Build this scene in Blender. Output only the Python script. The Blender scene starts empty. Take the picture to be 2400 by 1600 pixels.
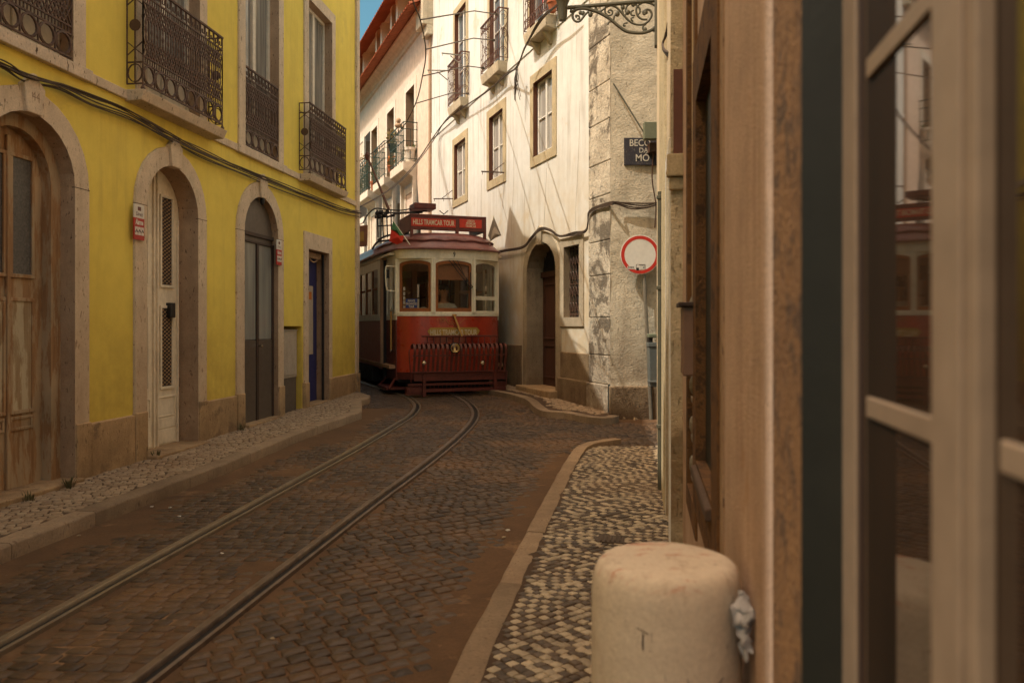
import bpy, bmesh, math, random
from mathutils import Vector, Matrix, noise
from mathutils.geometry import tessellate_polygon
random.seed(7)
PI = math.pi
scene = bpy.context.scene
COL = scene.collection

# ------------------------------------------------------------------ camera model (28 mm lens, eye 1.46 m)
F, CX, HY, EYE = 1867.0, 1200.0, 761.0, 1.46
def g(y):
    return 0.0185 * 0.5 * ((y - 5.0) + math.sqrt((y - 5.0) ** 2 + 2.0)) if y < 24 else g(23.999)
def at(u, v, Z):
    return Vector(((u - CX) / F * Z, Z, EYE - (v - HY) / F * Z))
def gp(u, v, off=0.0):
    Z = 8.0
    for _ in range(40):
        Z = 0.5 * Z + 0.5 * (EYE - g(Z) - off) / ((v - HY) / F)
    return Vector(((u - CX) / F * Z, Z, g(Z) + off))

class Fr:
    """a facade: s runs along the wall, d outward, z up"""
    def __init__(s, p0, t, n):
        s.p0, s.t, s.n = Vector(p0), Vector(t).normalized(), Vector(n).normalized()
    def P(s, a, d, z):
        return Vector((s.p0.x + s.t.x * a + s.n.x * d, s.p0.y + s.t.y * a + s.n.y * d, z))
    def px(s, u, v, d=0.0):
        rx = (u - CX) / F
        Z = (d + s.p0.dot(s.n)) / (rx * s.n.x + s.n.y)
        q = Vector((Z * rx, Z)) - s.p0
        return q.dot(s.t), EYE - (v - HY) / F * Z
    def S(s, u, d=0.0):
        return s.px(u, HY, d)[0]
    def Z(s, u, v, d=0.0):
        return s.px(u, v, d)[1]
    def PX(s, u, v, d=0.0):
        a, z = s.px(u, v, d)
        return s.P(a, d, z)

_a = math.atan(232 / F)
L = Fr(-4.515 * Vector((math.cos(_a), -math.sin(_a))), (math.sin(_a), math.cos(_a)), (math.cos(_a), -math.sin(_a)))
RN = Fr((0.236, 0), (0.167, 1), (-1, 0.167))
RF = Fr((0.190, 0), (0.162, 1), (-1, 0.162))
W = Fr((1.435, 11.4), (-0.359, 1), (-1, -0.359))
C = Fr((1.435, 11.4), (1, 0.0), (0.0, -1))
PK = Fr((-2.155, 21.4), (-0.394, 1), (-1, -0.394))
TR = Fr((-1.056, 14.5), (0.94, 0.342), (0.342, -0.94))

# ------------------------------------------------------------------ mesh builder
class MB:
    def __init__(s):
        s.v, s.f, s.tone = [], [], None
    def add(s, vs, fs):
        o = len(s.v)
        s.v += [Vector(p) for p in vs]
        s.f += [tuple(i + o for i in f) for f in fs]
        return s
    def quad(s, a, b, c, d):
        return s.add([a, b, c, d], [(0, 1, 2, 3)])
    def hexa(s, p):
        return s.add(p, [(0, 1, 2, 3), (7, 6, 5, 4), (0, 4, 5, 1), (1, 5, 6, 2), (2, 6, 7, 3), (3, 7, 4, 0)])
    def box(s, fr, s0, s1, d0, d1, z0, z1):
        q = fr.P
        return s.hexa([q(s0, d0, z0), q(s1, d0, z0), q(s1, d1, z0), q(s0, d1, z0), q(s0, d0, z1), q(s1, d0, z1), q(s1, d1, z1), q(s0, d1, z1)])
    def bx(s, c, sz, rot=None):
        c = Vector(c); R = rot or Matrix.Identity(3)
        p = [c + R @ Vector((x * sz[0] / 2, y * sz[1] / 2, z * sz[2] / 2)) for z in (-1, 1) for x, y in ((-1, -1), (1, -1), (1, 1), (-1, 1))]
        return s.hexa(p)
    def prism(s, fr, poly, d0, d1):
        n = len(poly)
        a = [fr.P(x, d0, z) for x, z in poly]; b = [fr.P(x, d1, z) for x, z in poly]
        return s.add(a + b, [tuple(range(n)), tuple(range(2 * n - 1, n - 1, -1))] + [(i, (i + 1) % n, n + (i + 1) % n, n + i) for i in range(n)])
    def tube(s, pts, r, n=6, closed=False, rs=None, flat=1.0):
        pts = [Vector(p) for p in pts]; m = len(pts)
        if m < 2: return s
        def tan(i):
            a = pts[(i - 1) % m] if (closed or i > 0) else pts[i]
            b = pts[(i + 1) % m] if (closed or i < m - 1) else pts[i]
            d = b - a
            return d.normalized() if d.length > 1e-9 else Vector((0, 0, 1))
        t = tan(0)
        up = Vector((0, 0, 1)) if abs(t.z) < 0.9 else Vector((1, 0, 0))
        x = t.cross(up).normalized(); y = x.cross(t).normalized()
        V = []
        for i in range(m):
            t2 = tan(i)
            x = (x - t2 * x.dot(t2)).normalized(); y = x.cross(t2).normalized()
            rr = rs[i] if rs else r
            for k in range(n):
                w = 2 * PI * (k + 0.5) / n
                V.append(pts[i] + x * rr * math.cos(w) + y * rr * flat * math.sin(w))
        Fs = []
        for i in range(m if closed else m - 1):
            j = (i + 1) % m
            for k in range(n):
                l = (k + 1) % n
                Fs.append((i * n + k, i * n + l, j * n + l, j * n + k))
        if not closed:
            Fs.append(tuple(range(n - 1, -1, -1))); Fs.append(tuple((m - 1) * n + k for k in range(n)))
        return s.add(V, Fs)
    def bar(s, a, b, r=0.006):
        return s.tube([a, b], r, 4)
    def lathe(s, c, prof, n=20, axis=None, cap=True):
        c = Vector(c)
        ax = Vector(axis).normalized() if axis else Vector((0, 0, 1))
        up = Vector((1, 0, 0)) if abs(ax.x) < 0.9 else Vector((0, 1, 0))
        x = ax.cross(up).normalized(); y = ax.cross(x)
        V = [c + ax * h + (x * math.cos(2 * PI * k / n) + y * math.sin(2 * PI * k / n)) * r for r, h in prof for k in range(n)]
        Fs = [(i * n + k, i * n + (k + 1) % n, (i + 1) * n + (k + 1) % n, (i + 1) * n + k) for i in range(len(prof) - 1) for k in range(n)]
        closed = prof[0] == prof[-1]
        if cap and not closed and prof[0][0] > 1e-6: Fs.append(tuple(range(n - 1, -1, -1)))
        if cap and not closed and prof[-1][0] > 1e-6: Fs.append(tuple((len(prof) - 1) * n + k for k in range(n)))
        return s.add(V, Fs)
    def ball(s, c, r, sz=(1, 1, 1), n=10, m=6):
        c = Vector(c); V = []; Fs = []
        for i in range(m + 1):
            p = PI * i / m
            for k in range(n):
                w = 2 * PI * k / n
                V.append(c + Vector((r * sz[0] * math.sin(p) * math.cos(w), r * sz[1] * math.sin(p) * math.sin(w), r * sz[2] * math.cos(p))))
        for i in range(m):
            for k in range(n):
                Fs.append((i * n + k, i * n + (k + 1) % n, (i + 1) * n + (k + 1) % n, (i + 1) * n + k))
        return s.add(V, Fs)
    def holes(s, fr, outer, hs, d):
        polys = [[Vector((x, z, 0)) for x, z in p] for p in [outer] + hs]
        flat = [q for p in polys for q in p]
        return s.add([fr.P(q.x, d, q.y) for q in flat], [tuple(t) for t in tessellate_polygon(polys)])
    def build(s, name, m, parent=None, smooth=False, bevel=0.0, seg=2, recalc=True):
        vs = s.v
        if parent is not None:
            root = parent
            org = Vector(root['_o'])
        else:
            lo = Vector([min(p[i] for p in vs) for i in range(3)]); hi = Vector([max(p[i] for p in vs) for i in range(3)])
            org = Vector(((lo.x + hi.x) / 2, (lo.y + hi.y) / 2, lo.z))
        me = bpy.data.meshes.new(name)
        me.from_pydata([p - org for p in vs], [], s.f)
        if s.tone is not None:
            at_ = me.attributes.new('tone', 'FLOAT', 'FACE')
            at_.data.foreach_set('value', s.tone)
        if recalc:
            bm = bmesh.new(); bm.from_mesh(me)
            bmesh.ops.remove_doubles(bm, verts=bm.verts, dist=1e-6)
            bmesh.ops.recalc_face_normals(bm, faces=bm.faces)
            bm.to_mesh(me); bm.free()
        me.materials.append(m)
        if smooth:
            me.polygons.foreach_set('use_smooth', [True] * len(me.polygons))
            if smooth != 'all':
                try: me.set_sharp_from_angle(angle=math.radians(40))
                except Exception: pass
        o = bpy.data.objects.new(name, me); COL.objects.link(o)
        if parent is None: o.location = org
        else: o.parent = parent
        o['_o'] = list(org)
        if bevel:
            b = o.modifiers.new('bevel', 'BEVEL'); b.width = bevel; b.segments = seg; b.limit_method = 'ANGLE'; b.angle_limit = math.radians(40)
        return o

def tag(o, label=None, cat=None, group=None, kind=None):
    if label: o['label'] = label
    if cat: o['category'] = cat
    if group: o['group'] = group
    if kind: o['kind'] = kind
    return o
def thing(name, label, cat, loc, group=None):
    o = bpy.data.objects.new(name, None); COL.objects.link(o)
    o.location = loc; o['_o'] = list(Vector(loc)); o.empty_display_size = 0.1
    return tag(o, label, cat, group)
def structure(o):
    o['kind'] = 'structure'; return o
def text(mb, s, f, size=1.0, sx=1.0, align='CENTER', bold=0.0, depth=0.0, space=1.0, line=1.0):
    """letters of a font curve turned into faces; f maps (x, y) of the text plane to a point"""
    cu = bpy.data.curves.new('lettering', 'FONT'); cu.body = s; cu.size = size; cu.align_x = align; cu.align_y = 'CENTER'
    cu.offset = bold; cu.resolution_u = 3; cu.space_character = space; cu.space_line = line
    ob = bpy.data.objects.new('lettering', cu); COL.objects.link(ob)
    bpy.context.view_layer.update()
    ev = ob.evaluated_get(bpy.context.evaluated_depsgraph_get()); me = ev.to_mesh()
    mb.add([f(v.co.x * sx, v.co.y) for v in me.vertices], [tuple(p.vertices) for p in me.polygons])
    ev.to_mesh_clear(); bpy.data.objects.remove(ob); bpy.data.curves.remove(cu)
def smoothpath(pts, n=6, closed=False):
    pts = [Vector(p) for p in pts]; out = []; m = len(pts)
    rng = m if closed else m - 1
    for i in range(rng):
        if closed: p0, p1, p2, p3 = pts[(i - 1) % m], pts[i], pts[(i + 1) % m], pts[(i + 2) % m]
        else: p0, p1, p2, p3 = pts[max(i - 1, 0)], pts[i], pts[i + 1], pts[min(i + 2, m - 1)]
        for k in range(n):
            t = k / n
            out.append(0.5 * ((2 * p1) + (p2 - p0) * t + (2 * p0 - 5 * p1 + 4 * p2 - p3) * t * t + (3 * p1 - p0 - 3 * p2 + p3) * t ** 3))
    if not closed: out.append(pts[-1])
    return out

# ------------------------------------------------------------------ materials
class NT:
    def __init__(s, name):
        s.m = bpy.data.materials.new(name); s.m.use_nodes = True
        s.t = s.m.node_tree; s.t.nodes.clear()
        s.out = s.t.nodes.new('ShaderNodeOutputMaterial')
    def n(s, typ, _out=0, attrs=None, **inp):
        nd = s.t.nodes.new('ShaderNode' + typ)
        for k, v in (attrs or {}).items(): setattr(nd, k, v)
        for k, v in inp.items():
            key = int(k[1:]) if k[0] == '_' and k[1:].isdigit() else k.replace('_', ' ')
            sk = nd.inputs[key]
            if isinstance(v, bpy.types.NodeSocket): s.t.links.new(v, sk)
            else:
                if sk.type == 'RGBA' and len(v) == 3: v = (*v, 1)
                sk.default_value = v
        return nd.outputs[_out] if _out is not None else nd
    def pos(s, scale=(1, 1, 1), rot=(0, 0, 0)):
        p = s.n('NewGeometry')
        return s.n('Mapping', Vector=p, Scale=scale, Rotation=rot)
    def noise(s, scale, detail=4, rough=0.6, vec=None, dist=0.0):
        return s.n('TexNoise', Vector=vec if vec is not None else s.pos(), Scale=scale, Detail=detail, Roughness=rough, Distortion=dist)
    def ramp(s, fac, stops):
        nd = s.n('ValToRGB', _out=None, Fac=fac)
        e = nd.color_ramp.elements
        while len(e) < len(stops): e.new(0.5)
        for el, (p, c) in zip(e, stops):
            el.position = p; el.color = (c, c, c, 1) if isinstance(c, (int, float)) else (*c, 1)
        return nd.outputs[0]
    def mix(s, fac, a, b, mode='MIX'):
        nd = s.t.nodes.new('ShaderNodeMix'); nd.data_type = 'RGBA'; nd.blend_type = mode
        for sk, v in ((nd.inputs[0], fac), (nd.inputs[6], a), (nd.inputs[7], b)):
            if isinstance(v, bpy.types.NodeSocket): s.t.links.new(v, sk)
            elif sk.type == 'RGBA': sk.default_value = (*v, 1) if not isinstance(v, (int, float)) else (v, v, v, 1)
            else: sk.default_value = v
        return nd.outputs[2]
    def math(s, op, a, b=0.0, clamp=False):
        nd = s.t.nodes.new('ShaderNodeMath'); nd.operation = op; nd.use_clamp = clamp
        for sk, v in ((nd.inputs[0], a), (nd.inputs[1], b)):
            if isinstance(v, bpy.types.NodeSocket): s.t.links.new(v, sk)
            else: sk.default_value = v
        return nd.outputs[0]
    def z(s):
        return s.n('SeparateXYZ', _out=2, Vector=s.n('NewGeometry'))
    def done(s, color, rough=0.8, bump=None, strength=0.3, dist=0.01, metallic=0.0, spec=0.35, coat=0.0, ior=1.5, trans=0.0, sub=0.0):
        b = s.n('BsdfPrincipled', _out=None)
        for k, v in (('Base Color', color), ('Roughness', rough), ('Metallic', metallic), ('Specular IOR Level', spec), ('Coat Weight', coat), ('IOR', ior), ('Transmission Weight', trans)):
            sk = b.inputs[k]
            if isinstance(v, bpy.types.NodeSocket): s.t.links.new(v, sk)
            else: sk.default_value = (*v, 1) if sk.type == 'RGBA' else v
        if bump is not None:
            s.t.links.new(s.n('Bump', Height=bump, Strength=strength, Distance=dist), b.inputs['Normal'])
        s.t.links.new(b.outputs[0], s.out.inputs[0])
        return s.m

def weathered(name, c1, c2, dirt=None, streak=0.4, speck=0.0, speck_col=(.05, .03, .02), base=None, rough=0.85, bump=0.35, bdist=0.008, fine=60, big=1.1, island=0.0, spec=0.3, grain=0.18, spots=None, smul=(7, 7, .55), mid=(.86, 1.1), sdist=.6):
    N = NT(name)
    col = N.mix(N.ramp(N.noise(big, 5, .65), [(.35, 0), (.68, 1)]), c1, c2)
    fn = N.noise(fine, 3, .7)
    col = N.mix(1.0, col, N.ramp(fn, [(.25, 1 - grain), (.75, 1 + grain)]), 'MULTIPLY')
    col = N.mix(1.0, col, N.ramp(N.noise(6, 4, .6), [(.3, mid[0]), (.7, mid[1])]), 'MULTIPLY')
    if dirt:
        st = N.ramp(N.noise(1.0, 6, .65, N.pos(smul)), [(.48, 0), (.78, 1)])
        st = N.math('MULTIPLY', st, N.ramp(N.noise(.9, 3), [(.4, .2), (.65, 1)]))
        col = N.mix(N.math('MULTIPLY', st, streak), col, dirt)
    if spots:
        sp = N.ramp(N.noise(spots[0], 6, .7, dist=.4), [(spots[1], 0), (spots[1] + .06, 1)])
        col = N.mix(N.math('MULTIPLY', sp, spots[3]), col, spots[2])
    h = fn
    if speck:
        sk = N.ramp(N.noise(34, 2, .5, N.pos((1.3, 1.3, .42)), dist=sdist), [(.635, 0), (.70, 1)])
        col = N.mix(N.math('MULTIPLY', sk, speck), col, speck_col)
        h = N.math('SUBTRACT', fn, N.math('MULTIPLY', sk, .9))
    if base:
        z0, z1, bc, amt = base
        gr = N.n('MapRange', Value=N.z(), From_Min=z1, From_Max=z0, To_Min=0.0, To_Max=1.0)
        gr = N.math('MULTIPLY', gr, N.ramp(N.noise(2.6, 6, .7), [(.3, .25), (.62, 1.25)]), True)
        col = N.mix(N.math('MULTIPLY', gr, amt), col, bc)
    if island:
        r = N.n('NewGeometry', _out=8)
        col = N.mix(1.0, col, N.ramp(r, [(0, 1 - island), (1, 1 + island)]), 'MULTIPLY')
    h = N.math('ADD', h, N.math('MULTIPLY', N.noise(9, 4), 1.2))
    return N.done(col, rough, h, bump, bdist, spec=spec)

def plain(name, c, rough=0.5, metallic=0.0, var=0.12, spec=0.4, coat=0.0, bump=0.0, scale=18, dirt=None, amt=.4):
    N = NT(name)
    col = N.mix(1.0, c, N.ramp(N.noise(scale, 5, .65), [(.3, 1 - var), (.7, 1 + var)]), 'MULTIPLY')
    if dirt:
        st = N.ramp(N.noise(1.3, 6, .7, N.pos((4, 4, 1.5))), [(.45, 0), (.72, 1)])
        col = N.mix(N.math('MULTIPLY', st, amt), col, dirt)
    rg = N.math('ADD', N.math('MULTIPLY', N.noise(7, 4), .25), rough - .12)
    return N.done(col, rg, N.noise(scale * 4, 3) if bump else None, bump, .004, metallic, spec, coat)

def wood(name, c1, c2, peel=None, scale=1.0, amt=.8):
    N = NT(name)
    p = N.pos((22 * scale, 22 * scale, 1.2 * scale))
    gr = N.noise(1.6, 6, .65, p, .5)
    col = N.mix(N.ramp(gr, [(.3, 0), (.7, 1)]), c1, c2)
    if peel:
        pm = N.ramp(N.noise(2.2, 7, .72, N.pos((5, 5, .9))), [(.47, 0), (.53, 1)])
        col = N.mix(N.math('MULTIPLY', pm, amt), col, peel)
    col = N.mix(1.0, col, N.ramp(N.noise(1.7, 4), [(.3, .75), (.7, 1.15)]), 'MULTIPLY')
    return N.done(col, .7, gr, .35, .004)

def glass_opaque(name, c, rough=.03, ior=1.5, wav=.02, var=.5, stretch=(3, 3, .3)):
    N = NT(name)
    col = N.mix(1.0, c, N.ramp(N.noise(2.2, 4, .6, N.pos(stretch)), [(.3, 1 - var), (.7, 1 + var)]), 'MULTIPLY')
    return N.done(col, rough, N.noise(1.6, 2), wav, .02, spec=.5, ior=ior)

def glass_clear(name, tint=(.82, .80, .74)):
    N = NT(name)
    tr = N.n('BsdfTransparent', Color=tint); gl = N.n('BsdfGlossy', Color=(1, 1, 1), Roughness=.02)
    fr = N.n('Fresnel', IOR=1.22)
    N.t.links.new(N.n('MixShader', _0=N.math('ADD', fr, .025, True), _1=tr, _2=gl), N.out.inputs[0])
    return N.m

STAIN = (.085, .05, .028)
M = {}
M['yellow'] = weathered('yellow_plaster', (.80, .645, .125), (.73, .575, .105), dirt=(.40, .29, .085), streak=.6, base=(.55, 2.0, (.40, .265, .055), .6), bump=.22, bdist=.004, fine=220, grain=.08, mid=(.96, 1.04), spots=(1.3, .60, (.63, .50, .115), .55))
M['lioz'] = weathered('limestone', (.66, .545, .40), (.57, .455, .325), dirt=(.31, .21, .13), streak=.55, speck=.75, speck_col=(.14, .085, .05), base=(.6, 2.2, (.42, .28, .165), .5), bump=.3, bdist=.004, fine=90)
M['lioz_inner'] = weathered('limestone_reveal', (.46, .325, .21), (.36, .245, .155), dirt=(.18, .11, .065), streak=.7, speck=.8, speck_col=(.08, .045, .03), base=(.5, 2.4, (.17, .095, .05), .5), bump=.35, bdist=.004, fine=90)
M['plinth'] = weathered('plinth_stone', (.54, .37, .20), (.40, .27, .145), dirt=(.20, .13, .075), streak=.7, speck=.7, speck_col=(.11, .065, .035), base=(0, .75, (.17, .105, .055), .8), bump=.5, bdist=.008, fine=70, big=2.2, spots=(2.3, .57, (.17, .115, .075), .7))
M['crack_slab'] = weathered('cracked_stone', (.64, .53, .40), (.55, .44, .32), dirt=(.2, .13, .08), streak=.45, speck=1.0, speck_col=(.09, .055, .035), bump=.5, bdist=.006, fine=60)
M['iron'] = plain('rusty_brown_iron', (.085, .044, .028), .6, .0, .35, bump=.3, scale=30)
M['white_frame'] = plain('painted_white_joinery', (.66, .59, .47), .5, dirt=(.36, .28, .2), amt=.35)
M['white_door'] = plain('white_door_paint', (.78, .70, .55), .5, var=.1, dirt=(.28, .21, .14), amt=.45, bump=.1)
M['pane'] = glass_opaque('window_glass', (.035, .03, .024))
M['pane_grey'] = glass_opaque('net_curtained_glass', (.22, .21, .185), rough=.05, stretch=(8, 8, .35), var=.55)
M['pane_curtain'] = glass_opaque('curtained_window_glass', (.34, .33, .31), rough=.06, stretch=(9, 9, .4), var=.4)
M['old_wood'] = wood('weathered_door_wood', (.25, .135, .062), (.40, .245, .125), peel=(.47, .39, .265), amt=.6)
M['old_panel'] = wood('peeling_panel', (.42, .34, .22), (.28, .18, .09), peel=(.54, .48, .34), amt=.85)
M['frosted'] = glass_opaque('patterned_glass', (.085, .082, .08), rough=.25, wav=.25, var=.5, stretch=(25, 25, 25))
M['grey_metal'] = plain('grey_metal_door', (.115, .092, .072), .45, .2, .15, bump=.05)
M['milk_glass'] = glass_opaque('milky_glass', (.24, .245, .225), rough=.08, var=.25)
M['cabinet'] = plain('cabinet_white', (.44, .385, .31), .55, dirt=(.2, .13, .09), amt=.35)
M['cabinet_low'] = plain('cabinet_grey', (.11, .085, .065), .8, bump=.2)
M['black'] = plain('black_rubber', (.012, .010, .009), .6)
M['cable'] = plain('cable_black', (.070, .046, .030), .7)
M['cable_grey'] = plain('cable_grey', (.10, .075, .055), .7)
M['mesh_dark'] = plain('dark_brown_metal', (.045, .026, .018), .6)
M['blue_door'] = plain('navy_paint', (.028, .032, .13), .45)
M['red_sign'] = plain('red_sign_print', (.42, .035, .022), .5)
M['white_sign'] = plain('white_sign_print', (.66, .62, .55), .5)
M['grey_print'] = plain('grey_print', (.09, .07, .06), .6)
M['kerb'] = weathered('kerb_stone', (.29, .215, .14), (.20, .14, .09), dirt=(.11, .07, .04), streak=.5, speck=.5, speck_col=(.07, .04, .025), bump=.5, bdist=.006, fine=60, island=.18)
M['dust'] = weathered('road_dust_sun_patches', (.135, .074, .035), (.078, .043, .021), dirt=(.04, .025, .015), streak=.5, bump=.6, bdist=.006, fine=45, big=.55, smul=(1.2, 1.2, 1), spots=(.9, .57, (.26, .155, .08), .75))  # sandy dust; its paler spots also stand in for sun patches
def cobble_mat(name, dark, light, dust, tone=False, rough=.62, dustamt=.85, lo=.5, hi=.66):
    N = NT(name)
    r = N.n('NewGeometry', _out=8)
    if tone:
        tn = N.n('Attribute', _out=2, attrs={'attribute_name': 'tone'})
        col = N.mix(tn, dark, light)
        col = N.mix(1.0, col, N.ramp(r, [(0, .68), (1, 1.25)]), 'MULTIPLY')
    else:
        col = N.mix(r, dark, light)
    col = N.mix(1.0, col, N.ramp(N.noise(55, 4, .7), [(.28, .72), (.72, 1.2)]), 'MULTIPLY')
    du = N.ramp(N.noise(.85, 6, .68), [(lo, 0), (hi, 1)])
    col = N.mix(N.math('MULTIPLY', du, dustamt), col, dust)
    return N.done(col, N.ramp(N.noise(12, 4), [(.3, rough - .12), (.7, rough + .15)]), N.math('ADD', N.noise(90, 3), N.math('MULTIPLY', N.noise(22, 3), 1.5)), .35, .006, spec=.4)
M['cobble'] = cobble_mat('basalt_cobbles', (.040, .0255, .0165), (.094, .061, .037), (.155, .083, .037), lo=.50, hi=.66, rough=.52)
M['calcada'] = cobble_mat('pavement_mosaic', (.074, .053, .037), (.40, .33, .225), (.22, .145, .08), True, dustamt=.45, lo=.46, hi=.68, rough=.5)
M['calcada_left'] = cobble_mat('limestone_cobbles', (.24, .165, .10), (.36, .27, .175), (.19, .115, .06), dustamt=.6)
M['grout'] = weathered('sand_joints', (.085, .052, .03), (.06, .036, .022), bump=.5, fine=70)
M['rail'] = plain('worn_rail_steel', (.27, .225, .17), .36, .5, .15, scale=9, dirt=(.14, .09, .055), amt=.3)
M['rail_rust'] = plain('rusty_rail_steel', (.21, .165, .135), .42, .5, .25, scale=12, dirt=(.09, .05, .028), amt=.45)
M['rail_groove'] = plain('rail_groove', (.008, .005, .004), .8)
M['white_wall'] = weathered('white_plaster', (.72, .73, .705), (.655, .66, .625), dirt=(.30, .265, .21), streak=1.0, base=(2.2, 4.6, (.56, .44, .26), .75), bump=.25, bdist=.006, fine=70, grain=.06, mid=(.95, 1.04), spots=(1.1, .60, (.58, .49, .35), .6))
M['rough_wall'] = weathered('rough_old_render', (.62, .55, .42), (.53, .465, .345), dirt=(.26, .21, .15), streak=.7, speck=.3, sdist=.1, speck_col=(.2, .155, .105), base=(.1, 1.5, (.22, .145, .08), .9), bump=.75, bdist=.012, fine=38, big=1.6, spots=(1.3, .6, (.24, .20, .145), .6))
M['quoin'] = weathered('stained_quoins', (.60, .54, .43), (.42, .365, .275), dirt=(.085, .065, .045), streak=.95, speck=.6, speck_col=(.09, .07, .05), base=(.1, 1.5, (.16, .10, .055), .85), bump=.8, bdist=.02, fine=30, big=2.0, spots=(1.9, .52, (.11, .09, .065), .85))
M['sandstone'] = weathered('sandstone_frame', (.50, .42, .27), (.43, .35, .215), dirt=(.25, .18, .10), streak=.5, speck=.3, bump=.3, fine=70)
M['brown_door'] = wood('dark_red_brown_door', (.055, .022, .014), (.085, .034, .02))
M['low_wall'] = weathered('dull_neutral_plaster', (.50, .43, .32), (.40, .335, .24), dirt=(.20, .145, .09), streak=.6, base=(.2, 2.2, (.22, .145, .08), .8), bump=.4, bdist=.008, fine=60, spots=(1.6, .58, (.30, .225, .14), .6))  # neutral dirty plaster for the side wall beyond the corner
M['pink_wall'] = weathered('pink_plaster', (.72, .585, .475), (.67, .53, .425), dirt=(.5, .38, .29), streak=.3, bump=.2, fine=80, grain=.06)
M['pink_trim'] = weathered('white_trim', (.72, .66, .56), (.66, .59, .49), dirt=(.40, .33, .26), streak=.3, bump=.2)
M['cornice'] = weathered('cornice_plaster', (.58, .51, .42), (.5, .43, .35), dirt=(.3, .24, .18), streak=.3, bump=.2)
M['tile'] = weathered('terracotta_tiles', (.37, .115, .05), (.28, .08, .036), dirt=(.16, .06, .03), streak=.5, bump=.3, island=.15)
M['green_iron'] = plain('dark_green_iron', (.022, .05, .036), .5)
M['green_frame'] = plain('green_shutter', (.03, .07, .05), .5)
M['near_wall'] = weathered('salmon_plaster', (.60, .45, .355), (.52, .375, .285), dirt=(.33, .21, .14), streak=.95, smul=(16, 16, .5), base=(.2, 1.6, (.29, .165, .09), .5), bump=.8, bdist=.006, fine=130, grain=.3, spots=(2.2, .63, (.46, .28, .16), .6))
M['far_wall'] = weathered('cream_plaster', (.64, .53, .37), (.56, .45, .30), dirt=(.34, .23, .13), streak=.5, base=(.2, 1.6, (.26, .155, .075), .7), bump=.5, fine=60)
M['ochre_stone'] = weathered('ochre_stone', (.19, .094, .034), (.12, .058, .022), dirt=(.06, .034, .018), streak=.7, speck=.9, speck_col=(.10, .05, .025), bump=.9, bdist=.008, fine=80, big=3, spots=(11, .52, (.055, .03, .016), .8))
M['dark_green'] = plain('dark_green_paint', (.014, .014, .010), .55, bump=.1)
M['cream_frame'] = plain('cream_window_paint', (.20, .142, .095), .5, dirt=(.14, .09, .055), amt=.4)
M['shop_glass'] = glass_opaque('dark_shop_glass', (.030, .017, .010), ior=1.62, wav=.012)
M['bollard'] = weathered('painted_concrete', (.68, .575, .445), (.60, .495, .375), dirt=(.36, .25, .16), streak=.45, speck=.0, bump=.35, bdist=.003, fine=60, spots=(5.5, .66, (.30, .19, .12), .6), grain=.09)
M['bollard_red'] = plain('faded_red_paint', (.45, .19, .11), .7)
M['scratch'] = plain('scratch_dark', (.07, .04, .03), .8)
M['paper'] = plain('crumpled_paper', (.36, .36, .38), .6, var=.25, scale=30)
M['tram_red'] = plain('tram_red_paint', (.42, .045, .020), .30, var=.14, spec=.5, coat=.45, dirt=(.16, .026, .014), amt=.5, scale=5)
M['tram_dark_red'] = plain('tram_dark_red', (.13, .030, .022), .45, var=.25, dirt=(.06, .02, .014), amt=.6)
M['tram_roof'] = plain('tram_roof_maroon', (.22, .082, .072), .36, var=.2, coat=.2, dirt=(.07, .028, .024), amt=.6, scale=4)
M['tram_cream'] = plain('tram_cream_paint', (.80, .75, .59), .4, var=.08, dirt=(.33, .28, .19), amt=.4, coat=.2)
M['tram_side'] = plain('tram_side_panel', (.42, .16, .11), .45, var=.15)
M['tram_wood'] = wood('varnished_window_wood', (.23, .075, .02), (.31, .11, .03))
M['tram_inner'] = wood('interior_wood', (.38, .21, .11), (.46, .27, .15))
M['tram_ceiling'] = plain('cream_ceiling', (.72, .64, .48), .6)
M['tram_glass'] = glass_clear('tram_glass', (.90, .86, .77))
M['dark_iron'] = plain('sooty_iron', (.016, .011, .009), .6)
M['gold'] = plain('gilt_paint', (.50, .27, .07), .45, .3)
M['gold_plate'] = plain('gilt_plate', (.38, .235, .05), .4, .2)
M['cream_text'] = plain('cream_lettering', (.62, .54, .38), .5)
M['sign_red'] = plain('bright_red_panel', (.52, .035, .015), .4)
M['blind'] = plain('brown_blind', (.25, .115, .06), .7)
M['chrome'] = plain('polished_metal', (.75, .72, .66), .12, 1.0, .05)
M['flag_red'] = plain('flag_red', (.50, .03, .012), .8)
M['flag_green'] = plain('flag_green', (.045, .13, .05), .8)
M['flag_grey'] = plain('flag_grey', (.20, .165, .13), .8)
M['flag_light'] = plain('flag_light', (.36, .30, .235), .8)
M['blue_notice'] = plain('blue_notice', (.022, .045, .17), .5)
M['skin'] = plain('skin', (.55, .32, .21), .55)
M['shirt'] = plain('white_shirt', (.80, .76, .72), .8)
M['hair'] = plain('dark_hair', (.02, .014, .011), .7)
M['trousers'] = plain('dark_trousers', (.03, .026, .026), .8)
M['sign_white'] = plain('traffic_sign_white', (.72, .69, .61), .45, var=.06, dirt=(.5, .46, .38), amt=.35)
M['sign_ring'] = plain('traffic_sign_red', (.52, .035, .022), .4, var=.06)
M['galv'] = plain('galvanised_steel', (.24, .215, .17), .5, .4, .2)
M['plate_navy'] = weathered('navy_street_plate', (.035, .034, .045), (.05, .047, .055), dirt=(.12, .1, .085), streak=.4, speck=.6, speck_col=(.16, .14, .11), bump=.6, fine=40)
M['box_green'] = plain('grey_green_box', (.14, .16, .105), .55, dirt=(.2, .18, .11), amt=.4)
M['bin_grey'] = plain('blue_grey_bin', (.115, .13, .125), .55, dirt=(.16, .14, .1), amt=.4)
M['lamp_iron'] = plain('olive_grey_iron', (.075, .07, .045), .55)
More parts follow.
